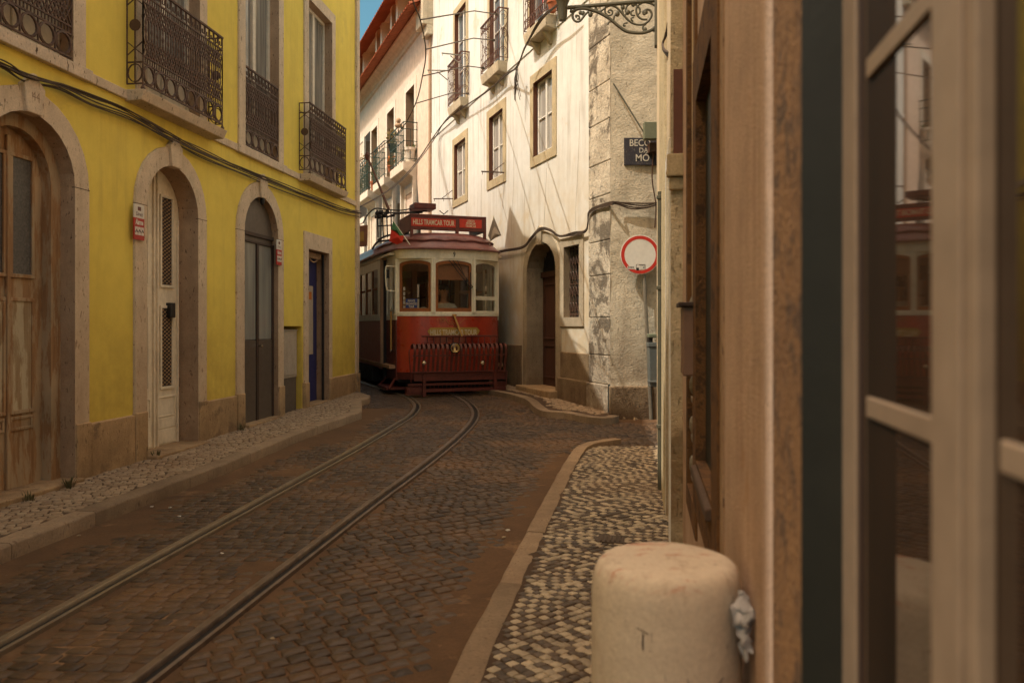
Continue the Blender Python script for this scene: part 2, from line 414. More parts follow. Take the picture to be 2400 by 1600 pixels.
M['pot'] = plain('terracotta_pot', (.36, .11, .045), .8)
M['weed'] = plain('dusty_weed', (.105, .088, .036), .8, var=.4)
M['leaf'] = plain('leaf_green', (.07, .095, .025), .7, var=.4)
M['leaf_dry'] = plain('dry_leaf', (.20, .15, .045), .7, var=.4)
M['flower'] = plain('flower_orange', (.55, .16, .03), .7)
M['cloth_red'] = plain('red_cloth', (.5, .025, .015), .8)
M['manhole'] = plain('cast_iron_cover', (.075, .05, .033), .6, .3, bump=.4)
M['interior'] = plain('dark_room', (.02, .014, .01), .9)
M['rubble'] = weathered('rubble_stone', (.40, .31, .2), (.30, .22, .14), bump=.5)
M['letterbox'] = plain('black_letterbox', (.022, .018, .016), .4)
M['crack_slab2'] = weathered('weathered_slab', (.60, .52, .38), (.50, .43, .31), dirt=(.17, .13, .09), streak=.6, speck=.4, bump=.4, fine=60)
M['iron_red'] = plain('rust_red_iron', (.115, .045, .026), .6, 0, .3, bump=.2)
M['lioz_grey'] = weathered('grey_door_stone', (.46, .39, .28), (.36, .30, .21), dirt=(.15, .11, .07), streak=.7, speck=.5, speck_col=(.12, .085, .055), base=(.3, 1.7, (.20, .13, .075), .7), bump=.5, fine=60)  # greyer, darker stone round the white house's door and grille window
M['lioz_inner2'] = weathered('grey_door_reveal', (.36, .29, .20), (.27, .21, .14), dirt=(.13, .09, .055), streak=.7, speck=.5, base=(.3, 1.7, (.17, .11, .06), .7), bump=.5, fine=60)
M['quoin_low'] = weathered('dark_plinth', (.27, .195, .115), (.17, .115, .065), dirt=(.07, .045, .028), streak=.8, speck=.5, base=(.1, .7, (.09, .053, .03), .8), bump=.8, bdist=.015, fine=40, big=2)  # dark rough stone, darker towards the bottom
M['pink_shade'] = weathered('shaded_pink_plaster', (.40, .27, .175), (.34, .22, .14), bump=.2)  # darker copy of the pink plaster, shade put into the colour
M['green_frame2'] = plain('pale_green_joinery', (.16, .20, .16), .5)
M['attic_or_sun_block'] = plain('attic_slate_grey', (.10, .095, .10), .6, var=.2)
M['near_brown'] = plain('dusty_pink_metal', (.21, .125, .085), .6)
M['rough_cream'] = weathered('rough_cream_render', (.62, .54, .38), (.52, .44, .29), dirt=(.28, .2, .11), streak=.5, speck=.25, sdist=.1, base=(.5, 1.3, (.22, .14, .065), .9), bump=1.0, bdist=.012, fine=60)
M['tram_slat'] = plain('faded_red_slats', (.13, .035, .022), .5, var=.3, dirt=(.06, .025, .018), amt=.6)
M['chrome_warm'] = plain('headlight_reflector', (.90, .70, .36), .35, .6, .05)
def smoothpath2(pts, n=3):
    return [(p.x, p.y) for p in smoothpath([Vector((a, b, 0)) for a, b in pts], n, True)]

M['crack'] = plain('plaster_crack', (.24, .18, .12), .9)

M['sill_brown'] = weathered('dark_brown_sill', (.10, .066, .048), (.075, .048, .034), dirt=(.04, .025, .016), bump=.4)
def bollard_mat():
    N = NT('painted_concrete')
    col = N.mix(N.ramp(N.noise(3, 5, .65), [(.35, 0), (.68, 1)]), (.64, .56, .455), (.53, .455, .365))
    col = N.mix(1.0, col, N.ramp(N.noise(90, 3, .7), [(.25, .88), (.75, 1.1)]), 'MULTIPLY')
    col = N.mix(N.math('MULTIPLY', N.ramp(N.noise(7, 7, .75, N.pos((1, 1, .5))), [(.56, 0), (.66, 1)]), .55), col, (.30, .20, .13))
    col = N.mix(N.math('MULTIPLY', N.ramp(N.noise(38, 4, .7), [(.64, 0), (.70, 1)]), .6), col, (.16, .10, .07))
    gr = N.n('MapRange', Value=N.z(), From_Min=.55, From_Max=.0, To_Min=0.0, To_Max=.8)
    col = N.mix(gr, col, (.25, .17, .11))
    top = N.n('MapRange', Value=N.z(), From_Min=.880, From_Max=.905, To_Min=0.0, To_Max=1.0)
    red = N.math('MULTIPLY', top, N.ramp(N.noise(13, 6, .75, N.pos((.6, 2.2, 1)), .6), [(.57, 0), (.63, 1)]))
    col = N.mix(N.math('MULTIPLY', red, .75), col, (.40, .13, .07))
    return N.done(col, .72, N.math('ADD', N.noise(70, 4), N.math('MULTIPLY', N.noise(14, 5), 2)), .45, .004)
M['bollard'] = bollard_mat()
# ================================================================== GROUND
def line_x(pts):
    """x of a polyline as a function of y"""
    ps = sorted([(p.y, p.x) for p in pts])
    def f(y):
        if y <= ps[0][0]: a, b = ps[0], ps[1]
        elif y >= ps[-1][0]: a, b = ps[-2], ps[-1]
        else:
            for a, b in zip(ps, ps[1:]):
                if a[0] <= y <= b[0]: break
        return a[1] + (b[1] - a[1]) * (y - a[0]) / max(b[0] - a[0], 1e-6)
    return f
def sheet(name, x0, x1, nx, y0, y1, ny, off, m):
    mb = MB()
    for j in range(ny + 1):
        for i in range(nx + 1):
            y = y0 + (y1 - y0) * j / ny
            mb.v.append(Vector((x0 + (x1 - x0) * i / nx, y, g(y) + off)))
    mb.f = [(j * (nx + 1) + i, j * (nx + 1) + i + 1, (j + 1) * (nx + 1) + i + 1, (j + 1) * (nx + 1) + i) for j in range(ny) for i in range(nx)]
    return structure(mb.build(name, m, recalc=False))
sheet('ground', -60, 60, 2, -60, 90, 75, -.03, M['grout'])
sheet('road', -9, 6, 60, .2, 34, 136, .0, M['dust'])

KL = smoothpath([gp(u, v) for u, v in ((-700, 1640), (-300, 1452), (0, 1323), (250, 1222), (480, 1130), (557, 1098), (714, 1029), (800, 999), (848, 981))], 5)
kl_end = [Vector((-2.42, 12.86, 0)), Vector((-2.36, 13.15, 0)), Vector((-2.40, 13.5, 0)), Vector((-2.62, 13.95, 0)), Vector((-2.95, 14.7, 0)), Vector((-3.7, 16.8, 0)), Vector((-5.2, 21.0, 0))]
KR = smoothpath([gp(u, v, .06) for u, v in ((900, 2000), (1048, 1599), (1167, 1369), (1268, 1179), (1325, 1078), (1345, 1050), (1362, 1039), (1394, 1031), (1440, 1025))], 5)
klx = line_x(KL); krx = line_x(KR)
lwx = lambda y: L.P((y - L.p0.y) / L.t.y, 0, 0).x
rwx = lambda y: RF.P((y - RF.p0.y) / RF.t.y, 0, 0).x

# rails: pixel traces of the two rails, turned into ground curves
RL = smoothpath([gp(u, v) for u, v in ((-420, 1744), (0, 1517), (306, 1345), (612, 1176), (800, 1073), (858, 1040), (925, 1000), (962, 976), (975, 958), (972, 946), (955, 932))], 6)
RR = smoothpath([gp(u, v) for u, v in ((60, 1800), (327, 1600), (653, 1349), (860, 1190), (980, 1102), (1060, 1038), (1100, 998), (1112, 974), (1105, 955), (1085, 938), (1062, 925))], 6)
def tram_tail(p):
    d = Vector((-.40, .916, 0)); q = p[-1]
    return p + [q + d * (.5 * k) + Vector((-.012 * k * k * .2, 0, 0)) for k in range(1, 24)]
RL = tram_tail(RL); RR = tram_tail(RR)
def resample(p, st):
    out = [p[0]]; acc = 0
    for a, b in zip(p, p[1:]):
        l = (b - a).length
        while acc + l >= st:
            a = a + (b - a) * ((st - acc) / max(l, 1e-9)); l = (b - a).length; acc = 0; out.append(a.copy())
        acc += l
    return out
def ribbon(mb, path, prof, zfn=None):
    """profile of (offset to the right, height above the road) swept along a path"""
    n = len(prof); base = len(mb.v); m = len(path)
    for i, p in enumerate(path):
        d = path[min(i + 1, m - 1)] - path[max(i - 1, 0)]; d.z = 0; d.normalize()
        r = Vector((d.y, -d.x, 0))
        for o, h in prof:
            q = p + r * o
            mb.v.append(Vector((q.x, q.y, (zfn(q) if zfn else g(q.y)) + h)))
    mb.f += [(base + i * n + k, base + i * n + k + 1, base + (i + 1) * n + k + 1, base + (i + 1) * n + k) for i in range(m - 1) for k in range(n - 1)]
for path, m, lab, side in ((RL, M['rail'], 'bright worn tram rail on the left, nearer the yellow house', -1), (RR, M['rail_rust'], 'dull rusty tram rail on the right, nearer the bollard', 1)):
    path = resample(path, .12)
    t = MB(); o = side * -.0
    ribbon(t, path, [(-.050, -.02), (-.048, .022), (-.040, .027), (-.004, .027), (.000, .022), (.002, -.022), (.048, -.022), (.050, .020), (.052, .022), (.074, .022), (.078, -.02)])
    ob = t.build('tram_rail', m, smooth=True)
    tag(ob, lab, 'tram rail', 'rails of the tram track')
    gr = MB(); ribbon(gr, path, [(.003, .002), (.047, .002)]); gr.build('groove', M['rail_groove'], ob)
rlx = line_x(RL[:60]); rrx = line_x(RR[:60])

def cobbles(name, inside, org, ang, a, b, zf, m, jit=.12, gap=.012, h=.014, x_rng=(0, 1), y_rng=(0, 1), tone=None, sink=None, seed=1, wvar=.25):
    rnd = random.Random(seed); mb = MB(); tones = []
    ca, sa = math.cos(ang), math.sin(ang)
    for j in range(int(y_rng[0] / b), int(y_rng[1] / b)):
        x = x_rng[0] + rnd.random() * a; i = 0
        while x < x_rng[1]:
            w = a * (1 + wvar * (rnd.random() - .5)); i += 1
            yc = j * b + .02 * math.sin(x * 1.7 + j * .4) + .03 * math.sin(x * .6)
            X = org[0] + ca * (x + w / 2) - sa * yc; Y = org[1] + sa * (x + w / 2) + ca * yc
            if inside(X, Y):
                hw, hb = w / 2 - gap / 2, b / 2 - gap / 2
                rot = (rnd.random() - .5) * .22
                cr, sr = math.cos(ang + rot), math.sin(ang + rot)
                cs = []
                for qx, qy in ((-1, -1), (1, -1), (1, 1), (-1, 1)):
                    jx = qx * hw + (rnd.random() - .5) * jit * a; jy = qy * hb + (rnd.random() - .5) * jit * b
                    cs.append((jx, jy))
                # eight-sided outline: cut corners
                out = []
                for k in range(4):
                    p, q, r = cs[k - 1], cs[k], cs[(k + 1) % 4]
                    out.append((q[0] + (p[0] - q[0]) * .09, q[1] + (p[1] - q[1]) * .09))
                    out.append((q[0] + (r[0] - q[0]) * .09, q[1] + (r[1] - q[1]) * .09))
                zt = zf(X, Y) + (rnd.random() - .5) * .006 - (sink(X, Y) if sink else 0)
                tx, ty = (rnd.random() - .5) * .045, (rnd.random() - .5) * .045
                base = len(mb.v)
                for sc, dz in ((1.0, -.02), (.985, h * .35), (.88, h * .95)):
                    for px_, py_ in out:
                        mb.v.append(Vector((X + cr * px_ * sc - sr * py_ * sc, Y + sr * px_ * sc + cr * py_ * sc, zt + dz + tx * px_ + ty * py_)))
                mb.v.append(Vector((X, Y, zt + h * 1.05)))
                n0 = len(mb.f)
                for r_ in range(2):
                    for k in range(8):
                        l = (k + 1) % 8
                        mb.f.append((base + r_ * 8 + k, base + r_ * 8 + l, base + r_ * 8 + 8 + l, base + r_ * 8 + 8 + k))
                for k in range(8):
                    mb.f.append((base + 16 + k, base + 16 + (k + 1) % 8, base + 24))
                if tone:
                    tones += [tone(X, Y, i, j, rnd)] * (len(mb.f) - n0)
            x += w
    if tone: mb.tone = tones
    o = mb.build(name, m, smooth='all', recalc=False)
    return structure(o)

WKpts = [gp(u, v, .1) for u, v in ((1120, 904), (1169, 913), (1215, 922), (1253, 934), (1284, 957), (1310, 962), (1337, 963), (1385, 972), (1412, 975), (1425, 971))]
WK = smoothpath(WKpts, 4)
def in_road(x, y):
    if y < 2.0 or y > 19: return False
    if y < 12.6 and x < klx(y) + .03: return False
    if y >= 12.6 and x < -2.40 - max(0, y - 13.2) * .36: return False
    if y < 9.1 and x > krx(y) - .04: return False
    if 9.1 <= y < 11.2 and x > rwx(y) + 2.5: return False
    if y > 10.9 and x > 1.2 - (y - 10.9) * .40: return False
    for f in (rlx, rrx):
        if y < 13.2 and -.082 < x - f(y) < .105: return False
    return True
def sinkf(x, y):
    n = noise.noise(Vector((x * .55, y * .55, 3.1))) + .5 * noise.noise(Vector((x * 1.7, y * 1.7, 7.7)))
    s = max(0.0, n - .16) * .03
    dk = x - (klx(y) if y < 12.6 else -9)
    s += max(0, .34 - dk) * .05            # dust gathers along the kerb
    if y < 8.6: s += max(0, .36 - (krx(y) - x)) * .06
    return min(s, .03)
def split_road(x, y):
    return x < rrx(y) + .1 if y < 13 else True
rd = (0, 0)
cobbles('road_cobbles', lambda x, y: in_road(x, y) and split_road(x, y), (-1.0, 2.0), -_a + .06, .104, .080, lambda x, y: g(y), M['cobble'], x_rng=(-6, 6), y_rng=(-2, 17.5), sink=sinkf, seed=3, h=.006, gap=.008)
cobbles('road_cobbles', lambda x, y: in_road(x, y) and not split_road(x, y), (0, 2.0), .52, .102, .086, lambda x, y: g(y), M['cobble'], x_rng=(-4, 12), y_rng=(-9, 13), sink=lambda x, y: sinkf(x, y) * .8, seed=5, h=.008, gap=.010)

# right pavement
PR = .06
def in_right(x, y):
    return 1.8 < y < 9.0 and x > krx(y) + .145 and x < rwx(y) + .2 and y < 9.1
zr = lambda x, y: g(y) + PR * (1 if y < 8.0 else max(0, (9.3 - y) / 1.3))
def rtone(x, y, i, j, rnd):
    return 1.0 if ((i + j) % 2 == 0) ^ (rnd.random() < .12) else 0.0
cobbles('pavement', in_right, (0, 2), PI / 4 - .1, .047, .047, zr, M['calcada'], jit=.15, gap=.0045, h=.003, x_rng=(-3, 9), y_rng=(-4, 10), tone=rtone, seed=11, wvar=.15)
mb = MB(); ys = [1.0 + .3 * k for k in range(27)]
for y0, y1 in zip(ys, ys[1:]):
    mb.quad(*[Vector((x, y, zr(x, y) - .002)) for x, y in ((krx(y0) + .08, y0), (rwx(y0) + .4, y0), (rwx(y1) + .4, y1), (krx(y1) + .08, y1))])
structure(mb.build('pavement_bed', M['grout'], recalc=False))
def kerbstones(name, path, w, h, side, seg, m, seed, drop=None):
    rnd = random.Random(seed); path = resample(path, .04); mb = MB(); i = 0
    while i < len(path) - 4:
        n = int(seg * (.75 + .5 * rnd.random()) / .04); blk = path[i:min(i + n, len(path))]; i += n
        if len(blk) < 4: break
        blk = [blk[0] - (blk[1] - blk[0]) * .42] + blk[1:-1] + [blk[-1] - (blk[-2] - blk[-1]) * .42]
        dz = (rnd.random() - .5) * .006; b0 = len(mb.v)
        hh = [h * (drop(p) if drop else 1) + dz for p in blk]
        prof = [(0, -.06), (0, .84), (.006, .95), (.018, 1.0), (w - .012, 1.0), (w, .96), (w, -.06)]
        m_ = len(blk)
        for k, p in enumerate(blk):
            d = blk[min(k + 1, m_ - 1)] - blk[max(k - 1, 0)]; d.z = 0; d.normalize()
            r = Vector((d.y, -d.x, 0)) * side
            wob = .008 * noise.noise(p * 4)
            for o, f in prof:
                q = p + r * (o + wob)
                mb.v.append(Vector((q.x, q.y, g(q.y) + (hh[k] * f if f > 0 else f) + (.006 * noise.noise(q * 7) if f > .8 else 0))))
        n_ = len(prof)
        for k in range(m_ - 1):
            for l in range(n_ - 1):
                mb.f.append((b0 + k * n_ + l, b0 + k * n_ + l + 1, b0 + (k + 1) * n_ + l + 1, b0 + (k + 1) * n_ + l))
        mb.f.append(tuple(b0 + l for l in range(n_))); mb.f.append(tuple(b0 + (m_ - 1) * n_ + l for l in range(n_)))
    return structure(mb.build(name, m, smooth=True))
kerbstones('kerb', [p for p in KL if p.y < 12.8] + kl_end, .17, .105, -1, 1.05, M['kerb'], 4)
kerbstones('kerb', KR, .125, .062, 1, .9, M['kerb'], 9)
kerbstones('kerb', WK, .16, .10, 1, .8, M['kerb'], 12)
# left pavement of small limestone setts
klt = line_x([p for p in KL if p.y < 12.8] + kl_end[:4])
zl = lambda x, y: g(y) + .10
def in_left(x, y):
    return 2.0 < y < 14.0 and lwx(y) - .05 < x < klt(y) - .165
cobbles('pavement', in_left, (-3.5, 3), -_a + .5, .072, .060, zl, M['calcada_left'], jit=.26, gap=.007, h=.004, x_rng=(-9, 14), y_rng=(-7, 12), seed=21, wvar=.4)
mb = MB(); ys = [0.5 + .3 * k for k in range(46)]
for y0, y1 in zip(ys, ys[1:]):
    mb.quad(*[Vector((x, y, zl(x, y) - .002)) for x, y in ((lwx(y0) - .5, y0), (klt(y0) - .08, y0), (klt(y1) - .08, y1), (lwx(y1) - .5, y1))])
structure(mb.build('pavement_bed', M['grout'], recalc=False))
# pavement in front of the white house
WPOLY = [(p.x, p.y) for p in WK] + [(1.40, 11.36)] + [(W.P(s, .03, 0).x, W.P(s, .03, 0).y) for s in (.3, 1, 2, 3, 4, 5, 6)]
def inpoly(x, y, P):
    c_ = False
    for (x0, y0), (x1, y1) in zip(P, P[1:] + P[:1]):
        if (y0 > y) != (y1 > y) and x < (x1 - x0) * (y - y0) / (y1 - y0) + x0: c_ = not c_
    return c_
def wkd(x, y): return min((Vector((x, y, 0)) - Vector((p.x, p.y, 0))).length for p in WK)
def in_wp(x, y):
    return inpoly(x, y, WPOLY) and wkd(x, y) > .17
cobbles('pavement', in_wp, (0, 11), .2, .09, .08, lambda x, y: g(y) + .088, M['calcada_left'], jit=.25, gap=.009, h=.008, x_rng=(-4, 4), y_rng=(-4, 9), seed=31)
mb = MB(); tr_ = tessellate_polygon([[Vector((x, y, 0)) for x, y in WPOLY]])
mb.add([Vector((x, y, g(y) + .086)) for x, y in WPOLY], [tuple(t) for t in tr_])
structure(mb.build('pavement_bed', M['grout'], recalc=False))

# ================================================================== facade helpers
def opath(sc, hw, z0, z1, rise=0.0, n=14):
    if rise: return [(sc - hw, z0)] + [(sc - hw * math.cos(PI * k / n), z1 + rise * math.sin(PI * k / n)) for k in range(n + 1)] + [(sc + hw, z0)]
    return [(sc - hw, z0), (sc - hw, z1), (sc + hw, z1), (sc + hw, z0)]
def surround(fr, sc, hw, z0, z1, w, d_out, d_in, rise=0.0, bottom=False, w_top=None):
    """stone frame round an opening: front face, outer edge, reveal; returns the front mesh, the reveal mesh and the hole for the wall"""
    wt = w if w_top is None else w_top
    inn = opath(sc, hw, z0, z1, rise)
    out = opath(sc, hw + w, z0, z1, rise + w) if rise else opath(sc, hw + w, z0, z1 + wt)
    if bottom:
        inn = inn + [inn[0]]
        out = [(sc - hw - w, z0 - w)] + out[1:-1] + [(sc + hw + w, z0 - w)]; out = out + [out[0]]
    A, B = MB(), MB()
    for (i0, i1), (o0, o1) in zip(zip(inn, inn[1:]), zip(out, out[1:])):
        P = fr.P
        A.quad(P(i0[0], d_out, i0[1]), P(i1[0], d_out, i1[1]), P(o1[0], d_out, o1[1]), P(o0[0], d_out, o0[1]))
        A.quad(P(o0[0], d_out, o0[1]), P(o1[0], d_out, o1[1]), P(o1[0], -.05, o1[1]), P(o0[0], -.05, o0[1]))
        B.quad(P(i0[0], d_out, i0[1]), P(i1[0], d_out, i1[1]), P(i1[0], d_in, i1[1]), P(i0[0], d_in, i0[1]))
    k = .5
    hole = [((i[0] + o[0]) / 2, (i[1] + o[1]) / 2) for i, o in zip(inn, out)]
    if bottom: hole = hole[:-1]
    return A, B, hole
def casement(fr, parent, sc, hw, z0, z1, d, frame_m, pane_m, fw=.05, mull=1, bars=(), name='window', depth=.05, door_panel=0.0):
    """joinery of a window with its panes as sub-parts"""
    a = MB()
    a.box(fr, sc - hw, sc - hw + fw, d - depth, d, z0, z1); a.box(fr, sc + hw - fw, sc + hw, d - depth, d, z0, z1)
    a.box(fr, sc - hw + fw, sc + hw - fw, d - depth, d - .002, z1 - fw, z1); a.box(fr, sc - hw + fw, sc + hw - fw, d - depth, d - .002, z0, z0 + fw * 1.3)
    for k in range(1, mull + 1):
        x = sc - hw + 2 * hw * k / (mull + 1)
        a.box(fr, x - fw * .75, x + fw * .75, d - depth, d + .006, z0 + fw * 1.3, z1 - fw)
    for z in bars:
        for k in range(mull + 1):
            x0 = sc - hw + 2 * hw * k / (mull + 1) + fw; x1 = sc - hw + 2 * hw * (k + 1) / (mull + 1) - fw
            a.box(fr, x0, x1, d - depth + .004, d - .006, z - .014, z + .014)
    w = a.build(name, frame_m, parent, bevel=.006)
    if door_panel:
        p = MB(); p.box(fr, sc - hw + fw, sc + hw - fw, d - depth + .004, d - .015, z0 + fw, z0 + door_panel); p.build('lower_panel', frame_m, w)
    for k in range(mull + 1):
        x0 = sc - hw + 2 * hw * k / (mull + 1) + .02; x1 = sc - hw + 2 * hw * (k + 1) / (mull + 1) - .02
        p = MB(); p.quad(fr.P(x0, d - depth * .6, z0 + .02 + door_panel), fr.P(x1, d - depth * .6, z0 + .02 + door_panel), fr.P(x1, d - depth * .6, z1 - .02), fr.P(x0, d - depth * .6, z1 - .02))
        p.build('pane', pane_m, w)
    return w

# ---- ornate iron panel of the yellow house
def iron_panel(mb, f, LEN, z0, z1, n=None):
    n = n or max(1, round(LEN / .19)); cw = LEN / n; r = .009
    zc = z0 + .195; zb = z1 - .135; zt2 = z1 - .20; zl0 = zc + .075
    for z in (z0, zc, zl0 - .01, zt2, zb): mb.tube([f(0, z), f(LEN, z)], .011, 4)
    mb.tube([f(-.01, z1), f(LEN + .01, z1)], .015, 4)
    for k in range(n):
        c = cw * (k + .5); zz = (z0 + zc) / 2
        mb.tube([f(c + cw * .44 * math.cos(w), zz + .086 * math.sin(w)) for w in [2 * PI * q / 14 for q in range(14)]], .012, 4, closed=True)
        mb.tube([f(cw * k, z0), f(cw * k, zc)], r, 4)
    m = n * 2; hw = cw / 2
    nb = n * 5
    for k in range(nb + 1):
        x = LEN * k / nb
        mb.tube([f(x, zc), f(x, zl0)], .0065, 4); mb.tube([f(x, zt2), f(x, zb)], .0065, 4)
    H = zt2 - zl0
    for k in range(m + 1):
        x = hw * k; mb.tube([f(x, zl0), f(x, zt2)], .008, 4)
    for k in range(m):
        for (za, zz) in ((zl0, zl0 + H * .34), (zt2 - H * .34, zt2)):
            for q in (0, .5):
                x = hw * (k + q)
                if x + hw <= LEN + 1e-6:
                    mb.tube([f(x, za), f(x + hw, zz)], .0075, 4); mb.tube([f(x + hw, za), f(x, zz)], .0075, 4)
        x = hw * (k + .5); zc2 = zl0 + H / 2
        for q in range(3):
            mb.tube([f(x, zc2 + (q - 1) * .07 - .05), f(x, zc2 + (q - 1) * .07), f(x, zc2 + (q - 1) * .07 + .05)], .02, 5, rs=[.005, .023 if q == 1 else .017, .005], flat=.5)
    for k in range(m):                                            # key band
        x = hw * k; a, b = zb + .012, z1 - .018; w = hw * .92
        mb.tube([f(x + w * p, a + (b - a) * q) for p, q in ((.04, 0), (.04, 1), (.9, 1), (.9, .25), (.42, .25), (.42, .62))], .0075, 4)

# ================================================================== YELLOW HOUSE
SE = L.S(838)                                                     # far corner
HY_ = 8.1
yh = thing('yellow_house', 'yellow plastered house with pale stone door arches and iron balconies, left of the tram', 'house', L.P(5, 0, .1))
holes = []
zc_of = lambda u0, u1: (L.S(u0) + L.S(u1)) / 2
base_z = lambda s: g(L.P(s, 0, 0).y) + .09
step = 2.08
win_s = [L.S(160) - .5 - step * .0, zc_of(340, 464), zc_of(571, 650), zc_of(721, 775)]
win_s[0] = win_s[1] - step
win_all = [win_s[0] - 2 * step, win_s[0] - step] + win_s
# upper french windows
for i, sc in enumerate(win_all):
    A, B, h = surround(L, sc, .5, 3.66, 6.35, .165, .025, -.17, w_top=.18)
    A.box(L, sc - .665, sc + .665, -.02, .03, 3.60, 3.66)
    holes.append(h)
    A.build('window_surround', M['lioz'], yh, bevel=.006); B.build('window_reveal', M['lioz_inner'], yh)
    casement(L, yh, sc, .5, 3.66, 6.35, -.10, M['white_frame'], M['pane_grey'], fw=.055, name='french_window', door_panel=.5)
    if i in (3, 5):
        s0, s1 = ((L.S(334, .16), L.S(520, .16)) if i == 3 else (L.S(724, .15), L.S(808, .15)))
        sl = MB(); sl.hexa([L.P(s0 - .03, 0, 3.55), L.P(s1 + .03, 0, 3.55), L.P(s1 + .03, .17, 3.56), L.P(s0 - .03, .17, 3.56), L.P(s0 - .05, 0, 3.655), L.P(s1 + .05, 0, 3.655), L.P(s1 + .05, .205, 3.655), L.P(s0 - .05, .205, 3.655)])
        slab = sl.build('balcony', M['crack_slab'], yh, bevel=.008)
        r = MB(); z0, z1 = 3.72, 4.69
        iron_panel(r, lambda x, z: L.P(s0 + x, .165, z), s1 - s0, z0, z1, n=8)
        for ss in (s0, s1):
            for z in (z0, z1, z1 - .14, z0 + .2): r.tube([L.P(ss, 0, z), L.P(ss, .165, z)], .009, 4)
            for d in (.005, .085, .165): r.tube([L.P(ss, d, z0 if d < .1 else z0 - .07), L.P(ss, d, z1)], .008, 4)
            r.lathe(L.P(ss, .165, 3.655), [(.018, 0), (.024, .02), (.01, .045), (.008, .07)], 8)
            for zz in (.27, .74): r.bar(L.P(ss, .01, z0 + zz), L.P(ss, .16, z0 + zz + .12), .006); r.bar(L.P(ss, .16, z0 + zz), L.P(ss, .01, z0 + zz + .12), .006)
            r.lathe(L.P(ss - .006, .085, z0 + .55), [(0, 0), (.055, 0), (.055, .012), (0, .012)], 12, axis=(L.t.x, L.t.y, 0))
            r.tube([L.P(ss, .085 + .07 * math.cos(w), z0 + .10 + .085 * math.sin(w)) for w in [2 * PI * q / 12 for q in range(12)]], .007, 4, closed=True)
        r.build('railing', M['iron'], slab)
    else:
        sl = MB(); sl.box(L, sc - .72, sc + .72, -.02, .055, 3.555, 3.66)
        slab = sl.build('window_sill', M['crack_slab'], yh, bevel=.008)
        r = MB(); iron_panel(r, lambda x, z: L.P(sc - .49 + x, .012, z), .98, 3.70, 4.67, n=5)
        r.build('railing', M['iron'], slab)
# string course between the slabs
sg = MB(); sg.box(L, -7, SE - .12, -.02, .03, 3.565, 3.652)
sg.build('string_course', M['lioz'], yh, bevel=.006)

# ---- arched doors
arch = [(win_s[0] + .01, .505), (zc_of(339, 459), .485), (zc_of(568, 648), .50)]
SPR = 2.62
din = [-.23, -.21, -.075]
for k, (sc, hw) in enumerate(arch):
    A, B, h = surround(L, sc, hw, base_z(sc) - .1, SPR, .19, .028, din[k] - .05, rise=hw * .98)
    holes.append(h)
    so = A.build('door_surround', M['lioz'], yh, bevel=.006); B.build('door_reveal', M['lioz_inner'], yh)
    ks = MB(); zt = SPR + hw * .98
    ks.prism(L, [(sc - .085, zt - .012), (sc - .115, zt + .20), (sc - .06, zt + .245), (sc - .02, zt + .30), (sc + .02, zt + .30), (sc + .06, zt + .245), (sc + .115, zt + .20), (sc + .085, zt - .012)], -.03, .06)
    ko = ks.build('keystone', M['lioz'], so, bevel=.008)
    if k == 0:
        t = MB(); text(t, '44', lambda x, y: L.P(sc + .005 + x, .0612, zt + .12 + y), .105, .85); t.build('house_number', plain('faded_number', (.27, .19, .13), .8), so)
    jn = MB()
    for sd in (-1, 1): jn.box(L, sc + sd * (hw + .095) - .097, sc + sd * (hw + .095) + .097, 0, .0292, SPR - .003, SPR + .003)
    jn.build('joint', M['scratch'], so)
    for sd in (-1, 1):                                            # plinth blocks of the jambs
        pb = MB(); zb0 = base_z(sc) - .15
        x0, x1 = (sc - hw - .2, sc - hw - .004) if sd < 0 else (sc + hw + .004, sc + hw + .2)
        pb.box(L, x0, x1, din[k] - .04, .045, zb0, .62)
        pb.build('jamb_base', M['plinth'], so, bevel=.01)
    st = MB(); st.box(L, sc - hw - .03, sc + hw + .03, din[k] - .1, .16 if k == 1 else .1, base_z(sc) - .12, base_z(sc) + (.035 if k else .05))
    st.build('doorstep', M['plinth'], yh, bevel=.012)
# door 1: old panelled wood
def leaf_rect(fr, mb, s0, s1, z0, z1, d, w=.03, h=.014):
    mb.box(fr, s0, s1, d, d + h, z1 - w, z1); mb.box(fr, s0, s1, d, d + h, z0, z0 + w)
    mb.box(fr, s0, s0 + w, d, d + h * .96, z0 + w, z1 - w); mb.box(fr, s1 - w, s1, d, d + h * .96, z0 + w, z1 - w)
sc, hw = arch[0]; d0 = -.19; zb = base_z(sc) + .05
dm = MB(); dm.prism(L, opath(sc, hw + .02, zb, SPR, hw), d0 - .05, d0)
door = dm.build('door', M['old_wood'], yh)
sP = lambda u, d: L.S(u, d)
A, B, _h = surround(L, sc, hw - .115, zb, SPR, .125, d0 + .085, d0 - .01, rise=hw - .115)
A.v += []; fo = A.build('door_frame', M['old_wood'], door, bevel=.008); B.build('frame_reveal', M['old_wood'], fo)
fm = MB(); fm.box(L, sc - .018, sc + .018, d0, d0 + .025, zb, 2.95); fm.build('meeting_stile', M['old_wood'], door, bevel=.006)
